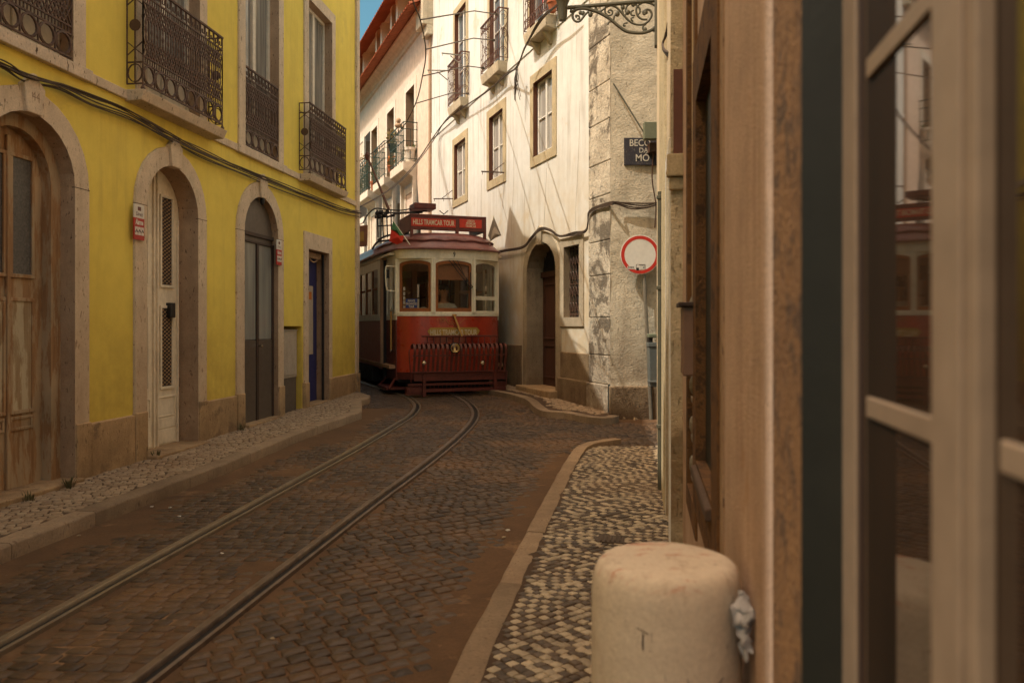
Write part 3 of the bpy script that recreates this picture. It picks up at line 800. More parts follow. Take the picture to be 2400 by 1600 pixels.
for x0, x1 in ((sc - .26, sc - .05), (sc + .05, sc + .26)):
    gz0, gz1 = L.Z(30, 641, d0), L.Z(30, 367, d0)
    q = MB(); q.box(L, x0, x1, d0, d0 + .004, gz0, gz1); q.build('pane', M['frosted'], door)
    q = MB(); leaf_rect(L, q, x0 - .03, x1 + .03, gz0 - .03, gz1 + .03, d0, .03, .02)
    pz0, pz1 = L.Z(30, 962, d0), L.Z(30, 706, d0)
    leaf_rect(L, q, x0 - .03, x1 + .03, pz0 - .03, pz1 + .03, d0, .03, .018)
    leaf_rect(L, q, x0 - .02, x1 + .02, zb + .45, pz0 - .05, d0, .025, .012)
    q.build('moulding', M['old_wood'], door, bevel=.004)
    q = MB(); q.box(L, x0, x1, d0, d0 + .008, pz0, pz1); q.build('panel', M['old_panel'], door)
# door 2: narrow white leaf
sc, hw = arch[1]; d0 = -.20; zb = base_z(sc) + .03
dm = MB(); dm.prism(L, opath(sc, hw + .015, zb, SPR, hw), d0 - .05, d0)
door = dm.build('door', M['white_door'], yh)
q = MB()
for x in (sc - .012, sc + .055): q.box(L, x - .012, x + .012, d0, d0 + .02, zb, 3.05)
q.box(L, sc + hw - .055, sc + hw - .03, d0, d0 + .022, zb, 2.6)
q.box(L, sc - hw + .03, sc - hw + .055, d0, d0 + .022, zb, 2.6)
for x0, x1 in ((sc + .135, sc + .33), (sc - .33, sc - .135)):
    for (va, vb) in ((667, 462), (906, 722)):
        za, zt = L.Z(378, va, d0), L.Z(378, vb, d0)
        leaf_rect(L, q, x0 - .03, x1 + .03, za - .03, zt + .03, d0, .03, .018)
    leaf_rect(L, q, x0 - .06, x1 + .07, zb + .30, zb + .52, d0, .018, .01)
    q.box(L, x0 - .06, x1 + .07, d0, d0 + .01, zb + .02, zb + .17); q.box(L, x0 - .06, x1 + .07, d0, d0 + .01, zb + .18, zb + .29)
q.build('moulding', M['white_door'], door, bevel=.004)
for x0, x1 in ((sc + .135, sc + .33), (sc - .33, sc - .135)):
    for (va, vb) in ((667, 462), (906, 722)):
        za, zt = L.Z(378, va, d0), L.Z(378, vb, d0)
        q = MB(); q.box(L, x0, x1, d0, d0 + .004, za, zt)
        gr = q.build('grille_panel', M['mesh_dark'], door)
        q = MB(); nx = 5; nz = int((zt - za) / .04)
        for a in range(nz):
            for b in range(nx):
                xx = x0 + (x1 - x0) * (b + .5) / nx; zz = za + (zt - za) * (a + .5 + .5 * (b % 2)) / nz
                if zz < zt - .02: q.tube([L.P(xx - .007, d0 + .009, zz - .006), L.P(xx + .007, d0 + .009, zz + .006)], .007, 4)
        q.build('mesh', M['plinth'], gr)
lb = MB(); ls, lz = L.px(400, 728, d0 + .03)
lb.box(L, ls - .045, ls + .05, d0, d0 + .06, lz - .075, lz + .085); lb.build('letterbox', M['letterbox'], door, bevel=.008)
# door 3: grey metal double door with fanlight
sc, hw = arch[2]; d0 = -.06; zb = base_z(sc) + .03
dm = MB(); dm.prism(L, opath(sc, hw + .015, zb, SPR, hw), d0 - .05, d0)
door = dm.build('door', M['grey_metal'], yh)
q = MB(); zt = L.Z(600, 556, d0)
q.box(L, sc - hw, sc + hw, d0, d0 + .025, zt, zt + .05); q.box(L, sc - hw, sc + hw, d0, d0 + .03, zt - .09, zt - .06)
q.box(L, sc - .03, sc + .03, d0, d0 + .03, zb, zt - .09); q.box(L, sc - hw, sc - hw + .05, d0, d0 + .028, zb, zt - .09); q.box(L, sc + hw - .05, sc + hw, d0, d0 + .028, zb, zt - .09)
q.build('door_frame', M['mesh_dark'], door, bevel=.004)
for x0, x1 in ((sc - hw + .05, sc - .03), (sc + .03, sc + hw - .05)):
    q = MB(); q.box(L, x0, x1, d0, d0 + .010, L.Z(600, 795, d0), zt - .09); q.build('pane', M['milk_glass'], door)
    q = MB(); q.box(L, x0 + .003, x1 - .003, d0, d0 + .018, zb, L.Z(600, 797, d0)); q.build('panel', M['grey_metal'], door, bevel=.003)
q = MB(); q.lathe(L.P(sc + .015, d0 + .03, L.Z(600, 811)), [(.012, 0), (.016, .03), (.02, .05), (0, .055)], 10, axis=(L.n.x, L.n.y, 0)); q.build('handle', M['chrome'], door)
q = MB(); q.ball(L.P(sc + .0, .03, 3.07), .06, (.5, .5, 1.1)); q.build('bell', M['black'], door)
# door 4: square stone frame, dark blue leaf standing open inside
s0, s1 = L.S(720), L.S(768); sc, hw = (s0 + s1) / 2, (s1 - s0) / 2; zb = base_z(sc)
A, B, h = surround(L, sc, hw, zb - .1, 2.60, .155, .025, -.22, w_top=.25)
holes.append(h)
so = A.build('door_surround', M['lioz'], yh, bevel=.006); B.build('door_reveal', M['lioz_inner'], yh)
for sd in (-1, 1):
    pb = MB(); x0, x1 = (sc - hw - .165, sc - hw - .003) if sd < 0 else (sc + hw + .003, sc + hw + .165)
    pb.box(L, x0, x1, -.1, .045, zb - .15, .60); pb.build('jamb_base', M['plinth'], so, bevel=.01)
st = MB(); st.box(L, sc - hw - .03, sc + hw + .03, -.22, .06, zb - .12, zb + .03); st.build('doorstep', M['plinth'], yh, bevel=.012)
dm = MB(); dm.box(L, sc - hw, sc + hw, -.22, -.185, zb, 2.6); door = dm.build('door', M['blue_door'], yh)
q = MB(); q.box(L, L.S(720, -.18), L.S(733, -.18), -.185, -.175, L.Z(728, 830, -.18), L.Z(728, 670, -.18)); po = q.build('notice', M['cabinet'], door)
q = MB(); q.box(L, L.S(720, -.175), L.S(730, -.175), -.175, -.172, L.Z(728, 702, -.175), L.Z(728, 684, -.175)); q.build('orange_label', plain('orange_print', (.5, .16, .02)), po)
q = MB(); q.tube([L.P(sc + hw - .02, -.07, zb), L.P(sc + hw - .02, -.07, 2.58)], .02, 8); q.build('pipe', M['black'], so)
q = MB(); q.box(L, sc - hw + .02, sc + hw - .02, -.2, -.1, 2.50, 2.585); q.tube(smoothpath([L.P(sc - .1, -.12, 2.5), L.P(sc + .05, -.1, 2.44), L.P(sc + .25, -.12, 2.47), L.P(sc + .3, -.1, 2.52)]), .012, 5); q.build('rolled_shutter', M['lioz_inner'], so)
# plinth, corner pilaster, wall
xs = sorted([(a - b - .2, a + b + .2) for a, b in arch] + [(sc - hw - .165, sc + hw + .165)] + [(L.S(659) - .01, L.S(708) + .01)])
cur = -7.0
for a, b in xs + [(SE - .16, SE)]:
    if a > cur + .02:
        pl = MB(); pl.box(L, cur, a - .004, -.05, .035, -.1, .605); pl.build('plinth', M['plinth'], yh, bevel=.012)
    cur = max(cur, b + .004)
cp = MB(); cp.box(L, SE - .15, SE, -.4, .03, .60, 2.0); cp.box(L, SE - .15, SE - .001, -.4, .045, 2.0, HY_ - .3)
cp.build('corner_pilaster', M['lioz'], yh, bevel=.008)
cb = MB(); cb.box(L, SE - .16, SE + .02, -.4, .05, -.1, .60); cb.build('corner_base', M['plinth'], yh, bevel=.012)
nz0, nz1 = .32, L.Z(690, 764)
ns0, ns1 = L.S(660), L.S(707)
holes.append([(ns0, nz0 - .2), (ns0, nz1), (ns1, nz1), (ns1, nz0 - .2)])
for hh in holes: pass
wl = MB()
wl.holes(L, [(-7, -.1), (SE - .1, -.1), (SE - .1, HY_), (-7, HY_)], [[(a, max(b, -.08)) for a, b in h] for h in holes], 0.0)
wl.box(L, -7, SE - .1, -8, -.45, -.1, .0)
# second facade beyond the corner, following the bend
cB = L.P(SE, 0, 0); t2 = Vector((-.34, .94)).normalized()
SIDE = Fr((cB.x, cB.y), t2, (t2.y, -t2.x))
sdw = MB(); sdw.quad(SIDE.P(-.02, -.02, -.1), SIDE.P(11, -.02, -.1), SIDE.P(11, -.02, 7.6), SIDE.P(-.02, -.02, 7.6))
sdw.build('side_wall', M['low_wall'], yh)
wl.quad(L.P(-7, 0, -.1), L.P(-7, -8, -.1), L.P(-7, -8, HY_), L.P(-7, 0, HY_))
wl.quad(SIDE.P(11, 0, -.1), SIDE.P(11, -6, -.1), SIDE.P(11, -6, 7.6), SIDE.P(11, 0, 7.6))
wl.build('wall', M['yellow'], yh)
ni = MB()
ni.box(L, ns0 - .01, ns1 + .01, -.33, -.30, 0, nz1 + .01); ni.box(L, ns1, ns1 + .03, -.31, -.002, 0, nz1); ni.box(L, ns0 - .03, ns0, -.31, -.002, 0, nz1); ni.box(L, ns0 - .03, ns1 + .03, -.31, -.002, nz1, nz1 + .03)
ni.build('niche', M['yellow'], yh)
rf = MB(); q = L.P
rf.hexa([q(-7, -.0, HY_), q(SE, -.0, HY_), q(SE + 1, -8, HY_), q(-7, -8, HY_), q(-7, -3.6, HY_ + .12), q(SE - 4.5, -3.6, HY_ + .12), q(SE - 4.5, -4, HY_ + .12), q(-7, -4, HY_ + .12)])
at_ = MB(); at_.box(L, -1.5, 1.8, -6, -.01, HY_ + .13, 13.5); at_.box(L, 1.803, 8.3, -6, -.012, HY_ + .13, 9.6)  # unseen blocks, added and sized to shade the facing walls
at_.prism(L, [(10.75, HY_ + .125), (10.75, 9.7), (SE - .05, HY_ + .13), (SE - .05, HY_ + .125)], -3, -.02)  # added sloped gable, shaped for the shade edge on the white house
at_.build('attic_or_sun_block', M['yellow'], yh)
rf.box(L, -7, SE + .05, -.3, .22, HY_, HY_ + .12)
rf.hexa([SIDE.P(0, .12, 7.6), SIDE.P(11, .12, 7.6), SIDE.P(11, -6, 7.6), SIDE.P(0, -3, 7.6), SIDE.P(.5, -2.6, 8.6), SIDE.P(10, -2.6, 8.6), SIDE.P(10, -4, 8.6), SIDE.P(.8, -3, 8.6)])
rf.build('roof', M['tile'], yh)
# cabinet in its niche
cab = thing('meter_cabinet', 'pale utility cabinet with grey base in the yellow wall niche', 'cabinet', L.P((ns0 + ns1) / 2, -.15, .2))
cs1 = L.S(696, -.06)
q = MB(); q.box(L, ns0 + .02, cs1, -.29, -.06, .70, L.Z(680, 775, -.06)); bo = q.build('body', M['cabinet'], cab, bevel=.008)
q = MB(); q.box(L, ns0 + .05, cs1 - .04, -.06, -.052, .74, L.Z(680, 775, -.06) - .05); q.build('cabinet_door', M['cabinet'], cab, bevel=.004)
q = MB(); q.box(L, ns0 + .01, cs1 + .015, -.29, -.055, L.Z(680, 775, -.06), L.Z(680, 775, -.06) + .02); q.build('lid', M['cabinet'], cab)
q = MB(); q.box(L, ns0 + .02, cs1 - .01, -.29, -.07, .2, .70); q.build('base', M['cabinet_low'], cab)
# alarm signs
def alarm(name, s0, s1, z0, z1, lab, d):
    t = thing(name, lab, 'sign', L.P((s0 + s1) / 2, d, z0), 'alarm signs beside the doors')
    H = z1 - z0; zm = z0 + H * .61; w = s1 - s0
    q = MB(); q.box(L, s0, s1, d - .012, d, zm, z1); q.build('white_panel', M['white_sign'], t)
    q = MB(); q.box(L, s0 - .004, s1 + .004, d - .012, d, z0, zm); q.build('red_panel', M['red_sign'], t)
    f = lambda cx, cz: (lambda x, y: L.P(cx + x, d + .0015, cz + y))
    c = (s0 + s1) / 2
    q = MB(); text(q, 'Alarme', f(c, z0 + H * .49), w * .42, .62, bold=.003); q.build('lettering', M['white_sign'], t)
    q = MB(); text(q, 'Direct', f(c, z0 + H * .72), w * .34, .75); q.box(L, c - w * .16, c + w * .16, d, d + .0015, z0 + H * .82, z0 + H * .93); q.build('emblem', M['tram_dark_red'], t)
    for k in range(3):
        x = s0 + w * (.06 + .31 * k)
        q = MB(); q.box(L, x, x + w * .27, d, d + .002, z0 + H * .13, z0 + H * .36); p = q.build('picture_box', M['white_sign'], t)
        q = MB(); q.tube([L.P(x + w * .03, d + .004, z0 + H * .2), L.P(x + w * .13, d + .004, z0 + H * .29), L.P(x + w * .22, d + .004, z0 + H * .21)], .003, 4); q.build('pictogram', M['grey_print'], p)
alarm('alarm_sign', L.S(315, .05), L.S(338, .05), L.Z(326, 562, .05), L.Z(326, 479, .05), 'larger red and white alarm sign left of the white door', .05)
alarm('alarm_sign', L.S(649, .05), L.S(660, .05), L.Z(654, 621, .05), L.Z(654, 562, .05), 'small alarm sign right of the grey metal double door', .05)
# bundle of cables under the string course
cpx = [(-120, 90), (0, 143), (60, 176), (140, 194), (215, 226), (300, 258), (380, 306), (470, 352), (560, 392), (640, 424), (720, 456), (800, 487), (842, 497)]
cab = thing('cable_bundle', 'bundle of dark cables sagging below the balconies of the yellow house', 'cables', L.P(8, .05, 3.4))
rnd = random.Random(2)
for k in range(7):
    pts = []
    for i, (u, v) in enumerate(cpx):
        s, z = L.px(u, v, .05)
        z = min(z, 3.545 if k < 5 else 9)
        pts.append(L.P(s, .04 + .02 * (k % 3) + .008 * rnd.random(), z + (rnd.random() - .5) * .05 - (.02 * (k % 4))))
    q = MB(); q.tube(smoothpath(pts, 5), .0045 + .004 * rnd.random(), 5); q.build('cable', M['cable'] if k % 3 else M['cable_grey'], cab)
# weeds at the foot of the walls
def weed(p, lab, h=.14, n=26, seed=0):
    r = random.Random(seed); mb = MB()
    for k in range(n):
        a = r.random() * 2 * PI; l = h * .75 * (.3 + .9 * r.random()); o = r.random() * .7
        b = Vector(p) + Vector((math.cos(a), math.sin(a), 0)) * r.random() * .05
        tip = b + Vector((math.cos(a) * l * o, math.sin(a) * l * o, l)); md = (b + tip) / 2 + Vector((0, 0, l * .12))
        w = Vector((-math.sin(a), math.cos(a), 0)) * .006
        mb.add([b - w * .4, b + w * .4, md + w, md - w, tip], [(0, 1, 2, 3), (3, 2, 4)])
    o = mb.build('weed', M['weed'], recalc=False)
    tag(o, lab, 'weed', 'weeds at the foot of the walls')
def wallfoot(u, dd=.06):
    s = L.S(u); p = L.P(s, dd, 0); p.z = base_z(s) + .005; return p
weed(wallfoot(125, .14), 'weed sprouting from the step of the old wooden door', .13, 34, 1)
weed(wallfoot(30, .14), 'low weed at the far left end of the wooden door step', .1, 24, 2)
weed(wallfoot(345, .10), 'small weed at the left foot of the white door', .11, 26, 3)
weed(wallfoot(548, .09), 'weed at the left foot of the grey metal door', .13, 26, 4)
# ================================================================== WHITE HOUSE (right of the tram) with its rough side wall
WE = W.S(1012); WQ = W.S(1383)
WH = 12.5
wh = thing('white_house', 'tall sunlit white house with three iron balconies and stained stone corner, behind the tram', 'house', W.P(4, 0, .1))
holes = []
M['brown_lining'] = plain('brown_window_lining', (.13, .048, .024), .5)
M['curtain_dark'] = glass_opaque('blue_grey_glass', (.11, .13, .15), rough=.05, stretch=(6, 6, .4), var=.4)
zw0, zw1 = 4.46, 5.78
def wwin(u0, u1, z0, z1, pane, bottom=True, wd=.17, bars=True):
    s0, s1 = sorted((W.S(u0), W.S(u1))); sc, hw = (s0 + s1) / 2, (s1 - s0) / 2
    A, B, h = surround(W, sc, hw, z0, z1, wd, .02, -.12, bottom=bottom)
    holes.append(h)
    A.build('window_surround', M['sandstone'], wh, bevel=.006); B.build('window_lining', M['brown_lining'], wh)
    casement(W, wh, sc, hw - .02, z0, z1, -.06, M['white_frame2'], pane, fw=.045, bars=[z0 + (z1 - z0) * .5] if bars else (), name='window')
    return sc, hw
M['white_frame2'] = plain('bright_white_joinery', (.72, .70, .64), .45, var=.06)
lw = [wwin(1252, 1296, zw0, zw1, M['pane_curtain']), wwin(1148, 1180, zw0, zw1, M['pane_curtain']), wwin(1066, 1092, zw0, zw1, M['pane_curtain'])]
hwm = lw[0][1]
uc = [W.S(1267), W.S(1166), W.S(1080)]
for i, sc in enumerate(uc):
    A, B, h = surround(W, sc, .47, 6.66, 8.9, .15, .02, -.14)
    holes.append(h)
    A.build('window_surround', M['sandstone'], wh, bevel=.006); B.build('window_lining', M['brown_lining'], wh)
    casement(W, wh, sc, .45, 6.66, 8.9, -.07, M['white_frame2'], M['curtain_dark'], fw=.05, bars=[7.5, 8.2], name='french_window')
    d = .22
    s0, s1 = [(W.S(1307), W.S(1225, d)), (W.S(1191), W.S(1125, d)), (W.S(1100), W.S(1048, d))][i]
    sl = MB(); sl.hexa([W.P(s0 + .04, 0, 6.40), W.P(s1 - .04, 0, 6.40), W.P(s1 - .04, d - .03, 6.44), W.P(s0 + .04, d - .03, 6.44), W.P(s0, 0, 6.62), W.P(s1, 0, 6.62), W.P(s1, d, 6.62), W.P(s0, d, 6.62)])
    slab = sl.build('balcony', M['crack_slab2'] if 'crack_slab2' in M else M['sandstone'], wh, bevel=.01)
    r = MB(); z0, z1 = 6.69, 7.64; n = 11; dd = d - .02
    for z in (z0, z0 + .16, z1 - .16): r.tube([W.P(s0, dd, z), W.P(s1, dd, z)], .009, 4)
    r.tube([W.P(s0 - .02, 0, z1), W.P(s0 - .02, dd, z1), W.P(s1 + .02, dd, z1), W.P(s1 + .02, 0, z1)], .018, 4)
    for k in range(n + 1): r.tube([W.P(s0 + (s1 - s0) * k / n, dd, z0 - (.06 if k in (0, n) else 0)), W.P(s0 + (s1 - s0) * k / n, dd, z1)], .009, 4)
    for k in range(n):
        c = s0 + (s1 - s0) * (k + .5) / n; rr = (s1 - s0) / n * .36
        for zz in (z0 + .08, z1 - .08): r.tube([W.P(c + rr * math.cos(q), dd, zz + .06 * math.sin(q)) for q in [2 * PI * e / 9 for e in range(9)]], .006, 4, closed=True)
    for s in (s0, s1):
        r.tube([W.P(s, 0, z0), W.P(s, dd, z0)], .009, 4); r.tube([W.P(s, .01, z0), W.P(s, .01, z1)], .009, 4)
        for zz, e in ((z0 + .12, 1), (z1 - .12, -1), (z0 + .48, 1)):
            r.tube([W.P(s, dd / 2 + .075 * math.cos(q), zz + .09 * math.sin(q)) for q in [2 * PI * k / 11 for k in range(9)]], .007, 4)
            r.tube([W.P(s, dd / 2 + .035 * math.cos(q), zz + e * .02 + .035 * math.sin(q)) for q in [2 * PI * k / 9 for k in range(8)]], .006, 4)
        r.bar(W.P(s, .02, z0 + .25), W.P(s, dd, z1 - .25), .007); r.bar(W.P(s, dd, z0 + .25), W.P(s, .02, z1 - .25), .007)
    r.build('railing', M['iron_red'] if 'iron_red' in M else M['iron'], slab)
    for q in (.25, .75):
        b = MB(); s = s0 + (s1 - s0) * q; b.hexa([W.P(s - .04, 0, 6.22), W.P(s + .04, 0, 6.22), W.P(s + .04, .03, 6.22), W.P(s - .04, .03, 6.22), W.P(s - .04, 0, 6.41), W.P(s + .04, 0, 6.41), W.P(s + .04, .16, 6.41), W.P(s - .04, .16, 6.41)])
        b.build('bracket', M['sandstone'], slab)
# moulding band at balcony level
mb = MB(); mb.box(W, WQ, WE, -.02, .018, 6.42, 6.60); mb.build('string_course', M['white_wall'], wh, bevel=.004)
# arched door
ds0, ds1 = sorted((W.S(1237), W.S(1305))); dsc, dhw = (ds0 + ds1) / 2, (ds1 - ds0) / 2
zd = .36
A, B, h = surround(W, dsc, dhw, zd - .3, 2.38, .20, .025, -.34, rise=.52)
holes.append(h)
so = A.build('door_surround', M['lioz_grey'], wh, bevel=.008); B.build('door_reveal', M['lioz_inner2'], wh)
k_ = MB(); k_.prism(W, [(dsc - .09, 2.86), (dsc - .12, 3.12), (dsc, 3.2), (dsc + .12, 3.12), (dsc + .09, 2.86)], -.02, .06); k_.build('keystone', M['lioz_grey'], so, bevel=.008)
dm = MB(); dm.prism(W, opath(dsc, dhw + .02, zd, 2.38, .52), -.36, -.30); door = dm.build('door', M['brown_door'], wh)
q = MB(); q.box(W, dsc - dhw, dsc + dhw, -.30, -.25, 2.32, 2.42); q.box(W, dsc - .02, dsc + .02, -.30, -.27, zd, 2.32)
for sd in (-1, 1):
    c = dsc + sd * dhw * .5
    for za, zb in ((.5, 1.1), (1.2, 2.2)): leaf_rect(W, q, c - dhw * .38, c + dhw * .38, za, zb, -.30, .03, .016)
q.build('moulding', M['brown_door'], door, bevel=.004)
q = MB(); q.prism(W, opath(dsc, dhw - .06, 2.43, 2.44, .42), -.298, -.29); fan = q.build('fanlight', M['interior'], door)
q = MB()
for k in range(9):
    x = dsc - dhw * .8 + dhw * 1.6 * k / 8; q.bar(W.P(x, -.27, 2.43), W.P(x, -.27, 2.44 + .42 * math.sqrt(max(0, 1 - ((x - dsc) / dhw) ** 2))), .010)
q.build('bars', M['dark_iron'], fan)
q = MB(); q.box(W, dsc - dhw - .12, dsc + dhw + .12, -.36, .20, g(13.9) + .05, zd - .0); q.build('doorstep', M['plinth'], wh, bevel=.015)
# window with iron grille
gs0, gs1 = sorted((W.S(1324), W.S(1360))); gsc, ghw = (gs0 + gs1) / 2, (gs1 - gs0) / 2
A, B, h = surround(W, gsc, ghw, 1.58, 2.72, .15, .025, -.22, bottom=True)
holes.append(h)
gso = A.build('window_surround', M['lioz_grey'], wh, bevel=.008); B.build('window_reveal', M['lioz_inner2'], wh)
q = MB(); q.quad(W.P(gs0 - .01, -.2, 1.55), W.P(gs1 + .01, -.2, 1.55), W.P(gs1 + .01, -.2, 2.75), W.P(gs0 - .01, -.2, 2.75)); gp_ = q.build('window', M['interior'], wh)
q = MB()
for k in range(6):
    x = gs0 + .03 + (gs1 - gs0 - .06) * k / 5
    q.tube([W.P(x, -.09, 1.58), W.P(x, -.09, 2.72)], .011, 4)
    for zz in (1.75, 2.0, 2.25, 2.5): q.tube([W.P(x + .035 * math.cos(e), -.085, zz + .07 * math.sin(e)) for e in [2 * PI * t / 8 for t in range(8)]], .008, 4, closed=True)
for zz in (1.63, 2.12, 2.67): q.tube([W.P(gs0, -.09, zz), W.P(gs1, -.09, zz)], .012, 4)
q.build('grille', M['iron'], gp_)
# plinth and quoins
q = MB(); q.box(W, WQ + .0, W.S(1316), -.02, .03, .0, 1.02); q.box(W, WQ - .01, W.S(1316) + .03, -.02, .07, .0, .60)
q.build('plinth', M['quoin_low'], wh, bevel=.015)
q = MB(); q.box(W, W.S(1224), WE, -.02, .025, .0, 1.08)
q.build('plinth', M['quoin_low'], wh, bevel=.015)
q = MB(); z = .0; k = 0; r = random.Random(3)
hs = [.60, .42, .55, .62, .5, .66, .48, .6, .55, .64, .5, .58, .6, .62, .5, .6, .55, .6, .6, .55]
for hh in hs:
    if z > WH - .5: break
    pr = .07 if z < .5 else .03
    q.hexa([W.P(WQ - .006 * (k % 2), pr, z), W.P(0, pr, z), C.P(.0 if z > .5 else .0, -.25, z), W.P(WQ, -.3, z), W.P(WQ - .006 * (k % 2), pr, z + hh - .006), W.P(0, pr, z + hh - .006), C.P(.0, -.25, z + hh - .006), W.P(WQ, -.3, z + hh - .006)])
    z += hh; k += 1
q.build('corner_quoins', M['quoin'], wh, bevel=.014)
# walls
wl = MB()
wl.holes(W, [(WQ - .01, -.1), (WE, -.1), (WE, WH), (WQ - .01, WH)], [[(a, max(b, -.05)) for a, b in h] for h in holes], 0.0)
wl.quad(W.P(WE, 0, -.1), W.P(WE, -8, -.1), W.P(WE, -8, WH), W.P(WE, 0, WH))
wl.quad(W.P(0, -.2, WH), W.P(WE, 0, WH), W.P(WE, -8, WH), W.P(0, -8, WH))
wl.build('wall', M['white_wall'], wh)
sw = MB(); nx, nz = 60, 150
for j in range(nz + 1):
    for i in range(nx + 1):
        x = 4.5 * i / nx; z = -.1 + (WH + .1) * j / nz
        wob = .018 * noise.noise(Vector((x * 2.2, z * 2.2, 5))) + .005 * noise.noise(Vector((x * 7, z * 7, 2)))
        step_ = .05 if z < .55 + .04 * noise.noise(Vector((x * 2, 0, 0))) else 0
        sw.v.append(C.P(x - .03, wob + step_, z))
sw.f = [(j * (nx + 1) + i, j * (nx + 1) + i + 1, (j + 1) * (nx + 1) + i + 1, (j + 1) * (nx + 1) + i) for j in range(nz) for i in range(nx)]
sw.build('side_wall', M['rough_wall'], wh, smooth='all')
q = MB(); q.box(C, -.05, .95, -.02, .085, -.05, .585); q.box(C, .956, 1.9, -.02, .08, -.05, .57); q.box(C, 1.906, 4.4, -.02, .085, -.05, .58); q.build('base_course', M['quoin_low'], wh, bevel=.02)
q = MB()
for pts in ([(1203, 250), (1202, 330), (1204, 420), (1199, 520), (1199, 552)], [(1281, 395), (1279, 450), (1275, 520), (1274, 533)], [(1359, 236), (1358, 300), (1354, 400), (1350, 480), (1349, 540)], [(1128, 420), (1128, 520)], [(1030, 0), (1029, 120), (1030, 260), (1029, 480)]):
    q.tube(smoothpath([W.PX(u + .8 * noise.noise(Vector((u, v, 0)) * .05), v, .001) for u, v in pts], 4), .006, 4, flat=.3)
q.build('plaster_crack', M['crack'], wh)
# cables clipped to the white house
cb = thing('wall_cable', 'dark cable bundle running over the arched door of the white house to its corner', 'cables', W.P(2, .05, 3))
for k in range(4):
    r = random.Random(k)
    pts = [W.PX(u, v + r.random() * 4 - 2 + k * 1.5, .06) for u, v in ((1150, 590), (1185, 584), (1226, 577), (1245, 556), (1266, 534), (1290, 538), (1312, 551), (1345, 545), (1372, 540), (1378, 520), (1380, 495), (1400, 483), (1432, 474))]
    pts += [C.PX(u, v + r.random() * 3 + k * 1.5, .06) for u, v in ((1445, 472), (1480, 474 + k * 3), (1515, 476 + 2 * k), (1546, 472), (1600, 468))]
    q = MB(); q.tube(smoothpath(pts, 5), .011, 5); q.build('cable', M['cable'], cb)
# loose cable slung across the fronts
SEc = L.P(SE, .05, L.Z(838, 485))
cb = thing('slung_cable', 'thick cable slung from the upper balcony across both fronts to the yellow corner', 'cables', W.P(3, .12, 6))
for k in range(3):
    r = random.Random(10 + k)
    pts = [W.PX(u + r.random() * 5 - 2, v + r.random() * 6 - 3, .28 if u > 1190 else .14) for u, v in ((1330, -14), (1302, 15), (1266, 48), (1231, 111), (1211, 156), (1185, 176), (1137, 218), (1050, 277), (1016, 322))]
    e0 = pts[-1]
    pts += [e0.lerp(SEc, t) + Vector((0, 0, -.25 * math.sin(PI * t) + .03 * noise.noise(Vector((t * 9, k, 0))))) for t in (.25, .5, .75, 1)]
    q = MB(); q.tube(smoothpath(pts, 6), .012, 5); q.build('cable', M['cable_grey'], cb)
q = MB()
for k in range(9):
    r = random.Random(40 + k); a = W.PX(1208 + r.random() * 6, 158, .2)
    q.tube([a, a + Vector((r.random() * .1 - .05, 0, -.18 - .1 * r.random())), a + Vector((r.random() * .16 - .08, r.random() * .06, -.38 - .3 * r.random()))], .008, 4)
q.build('cable_tangle', M['cable_grey'], cb)
# contact wire and span wires of the tram line
CW = [(935, -150), (967, 0), (985, 47), (998, 120), (990, 180), (974, 243), (943, 300), (905, 335), (861, 366), (800, 405)]
def cwp(u, v, z=5.2):
    Z = (z - EYE) * F / (HY - v); return Vector(((u - CX) / F * Z, Z, z))
q = MB(); q.tube(smoothpath([cwp(*p) for p in CW], 6), .009, 5); tag(q.build('contact_wire', M['cable']), 'overhead tram contact wire curving through the sky gap above the track', 'overhead wire')
for (cu, cv), (mu, mv), (wu, wv), lab in (((985, 47), (1112, 26), (1165, 34), 'topmost span wire from the tram wire to the middle balcony rail'), ((998, 116), (1110, 90), (1157, 95), 'second span wire from the top, meeting the middle balcony bars'), ((990, 179), (1096, 155), (1133, 160), 'third span wire from the top, meeting the foot of the middle balcony'), ((974, 243), (1060, 218), (1097, 220), 'lowest span wire, ending at the left balcony of the white house')):
    a = cwp(cu, cv); b = W.PX(wu, wv, .22); m = at(mu, mv, a.y + (b.y - a.y) * .66)
    q = MB(); q.tube([a, m, b], .010, 5); q.tube([b + (m - b) * .05, b + (m - b) * .002], .03, 6)
    o = tag(q.build('span_wire', M['cable_grey']), lab, 'overhead wire', 'span wires of the tram line')
# clothes line brackets
for (u0, v0, u1, v1, su, sv, wu, wv), lab in (((1035, 125, 1083, 130, 1055, 131, 1084, 154), 'upper clothes line bracket at the left balcony'), ((1002, 165, 1050, 166, 1026, 169, 1049, 188), 'lower clothes line bracket at the left balcony'), ((1128, 402, 1184, 405, 1153, 404, 1184, 380), 'clothes line bracket under the middle window of the white house'), ((1016, 466, 1064, 466, 1036, 465, 1062, 445), 'clothes line bracket under the left window of the white house')):
    dd = .22 if v0 < 200 else .0
    a = W.PX(u0, v0, dd + .45); b = W.PX(u1, v1, dd); c = W.PX(su, sv, dd + .27); e = W.PX(wu, wv, dd)
    q = MB(); q.tube([a, b], .016, 4); q.tube([c, e], .011, 4)
    for t in (.05, .5): p = a.lerp(b, t); q.tube([p, p + Vector((0, 0, -.06))], .008, 4)
    tag(q.build('clothes_bracket', M['galv'] if v0 < 200 else M['iron']), lab, 'bracket', 'clothes line brackets on the white house')
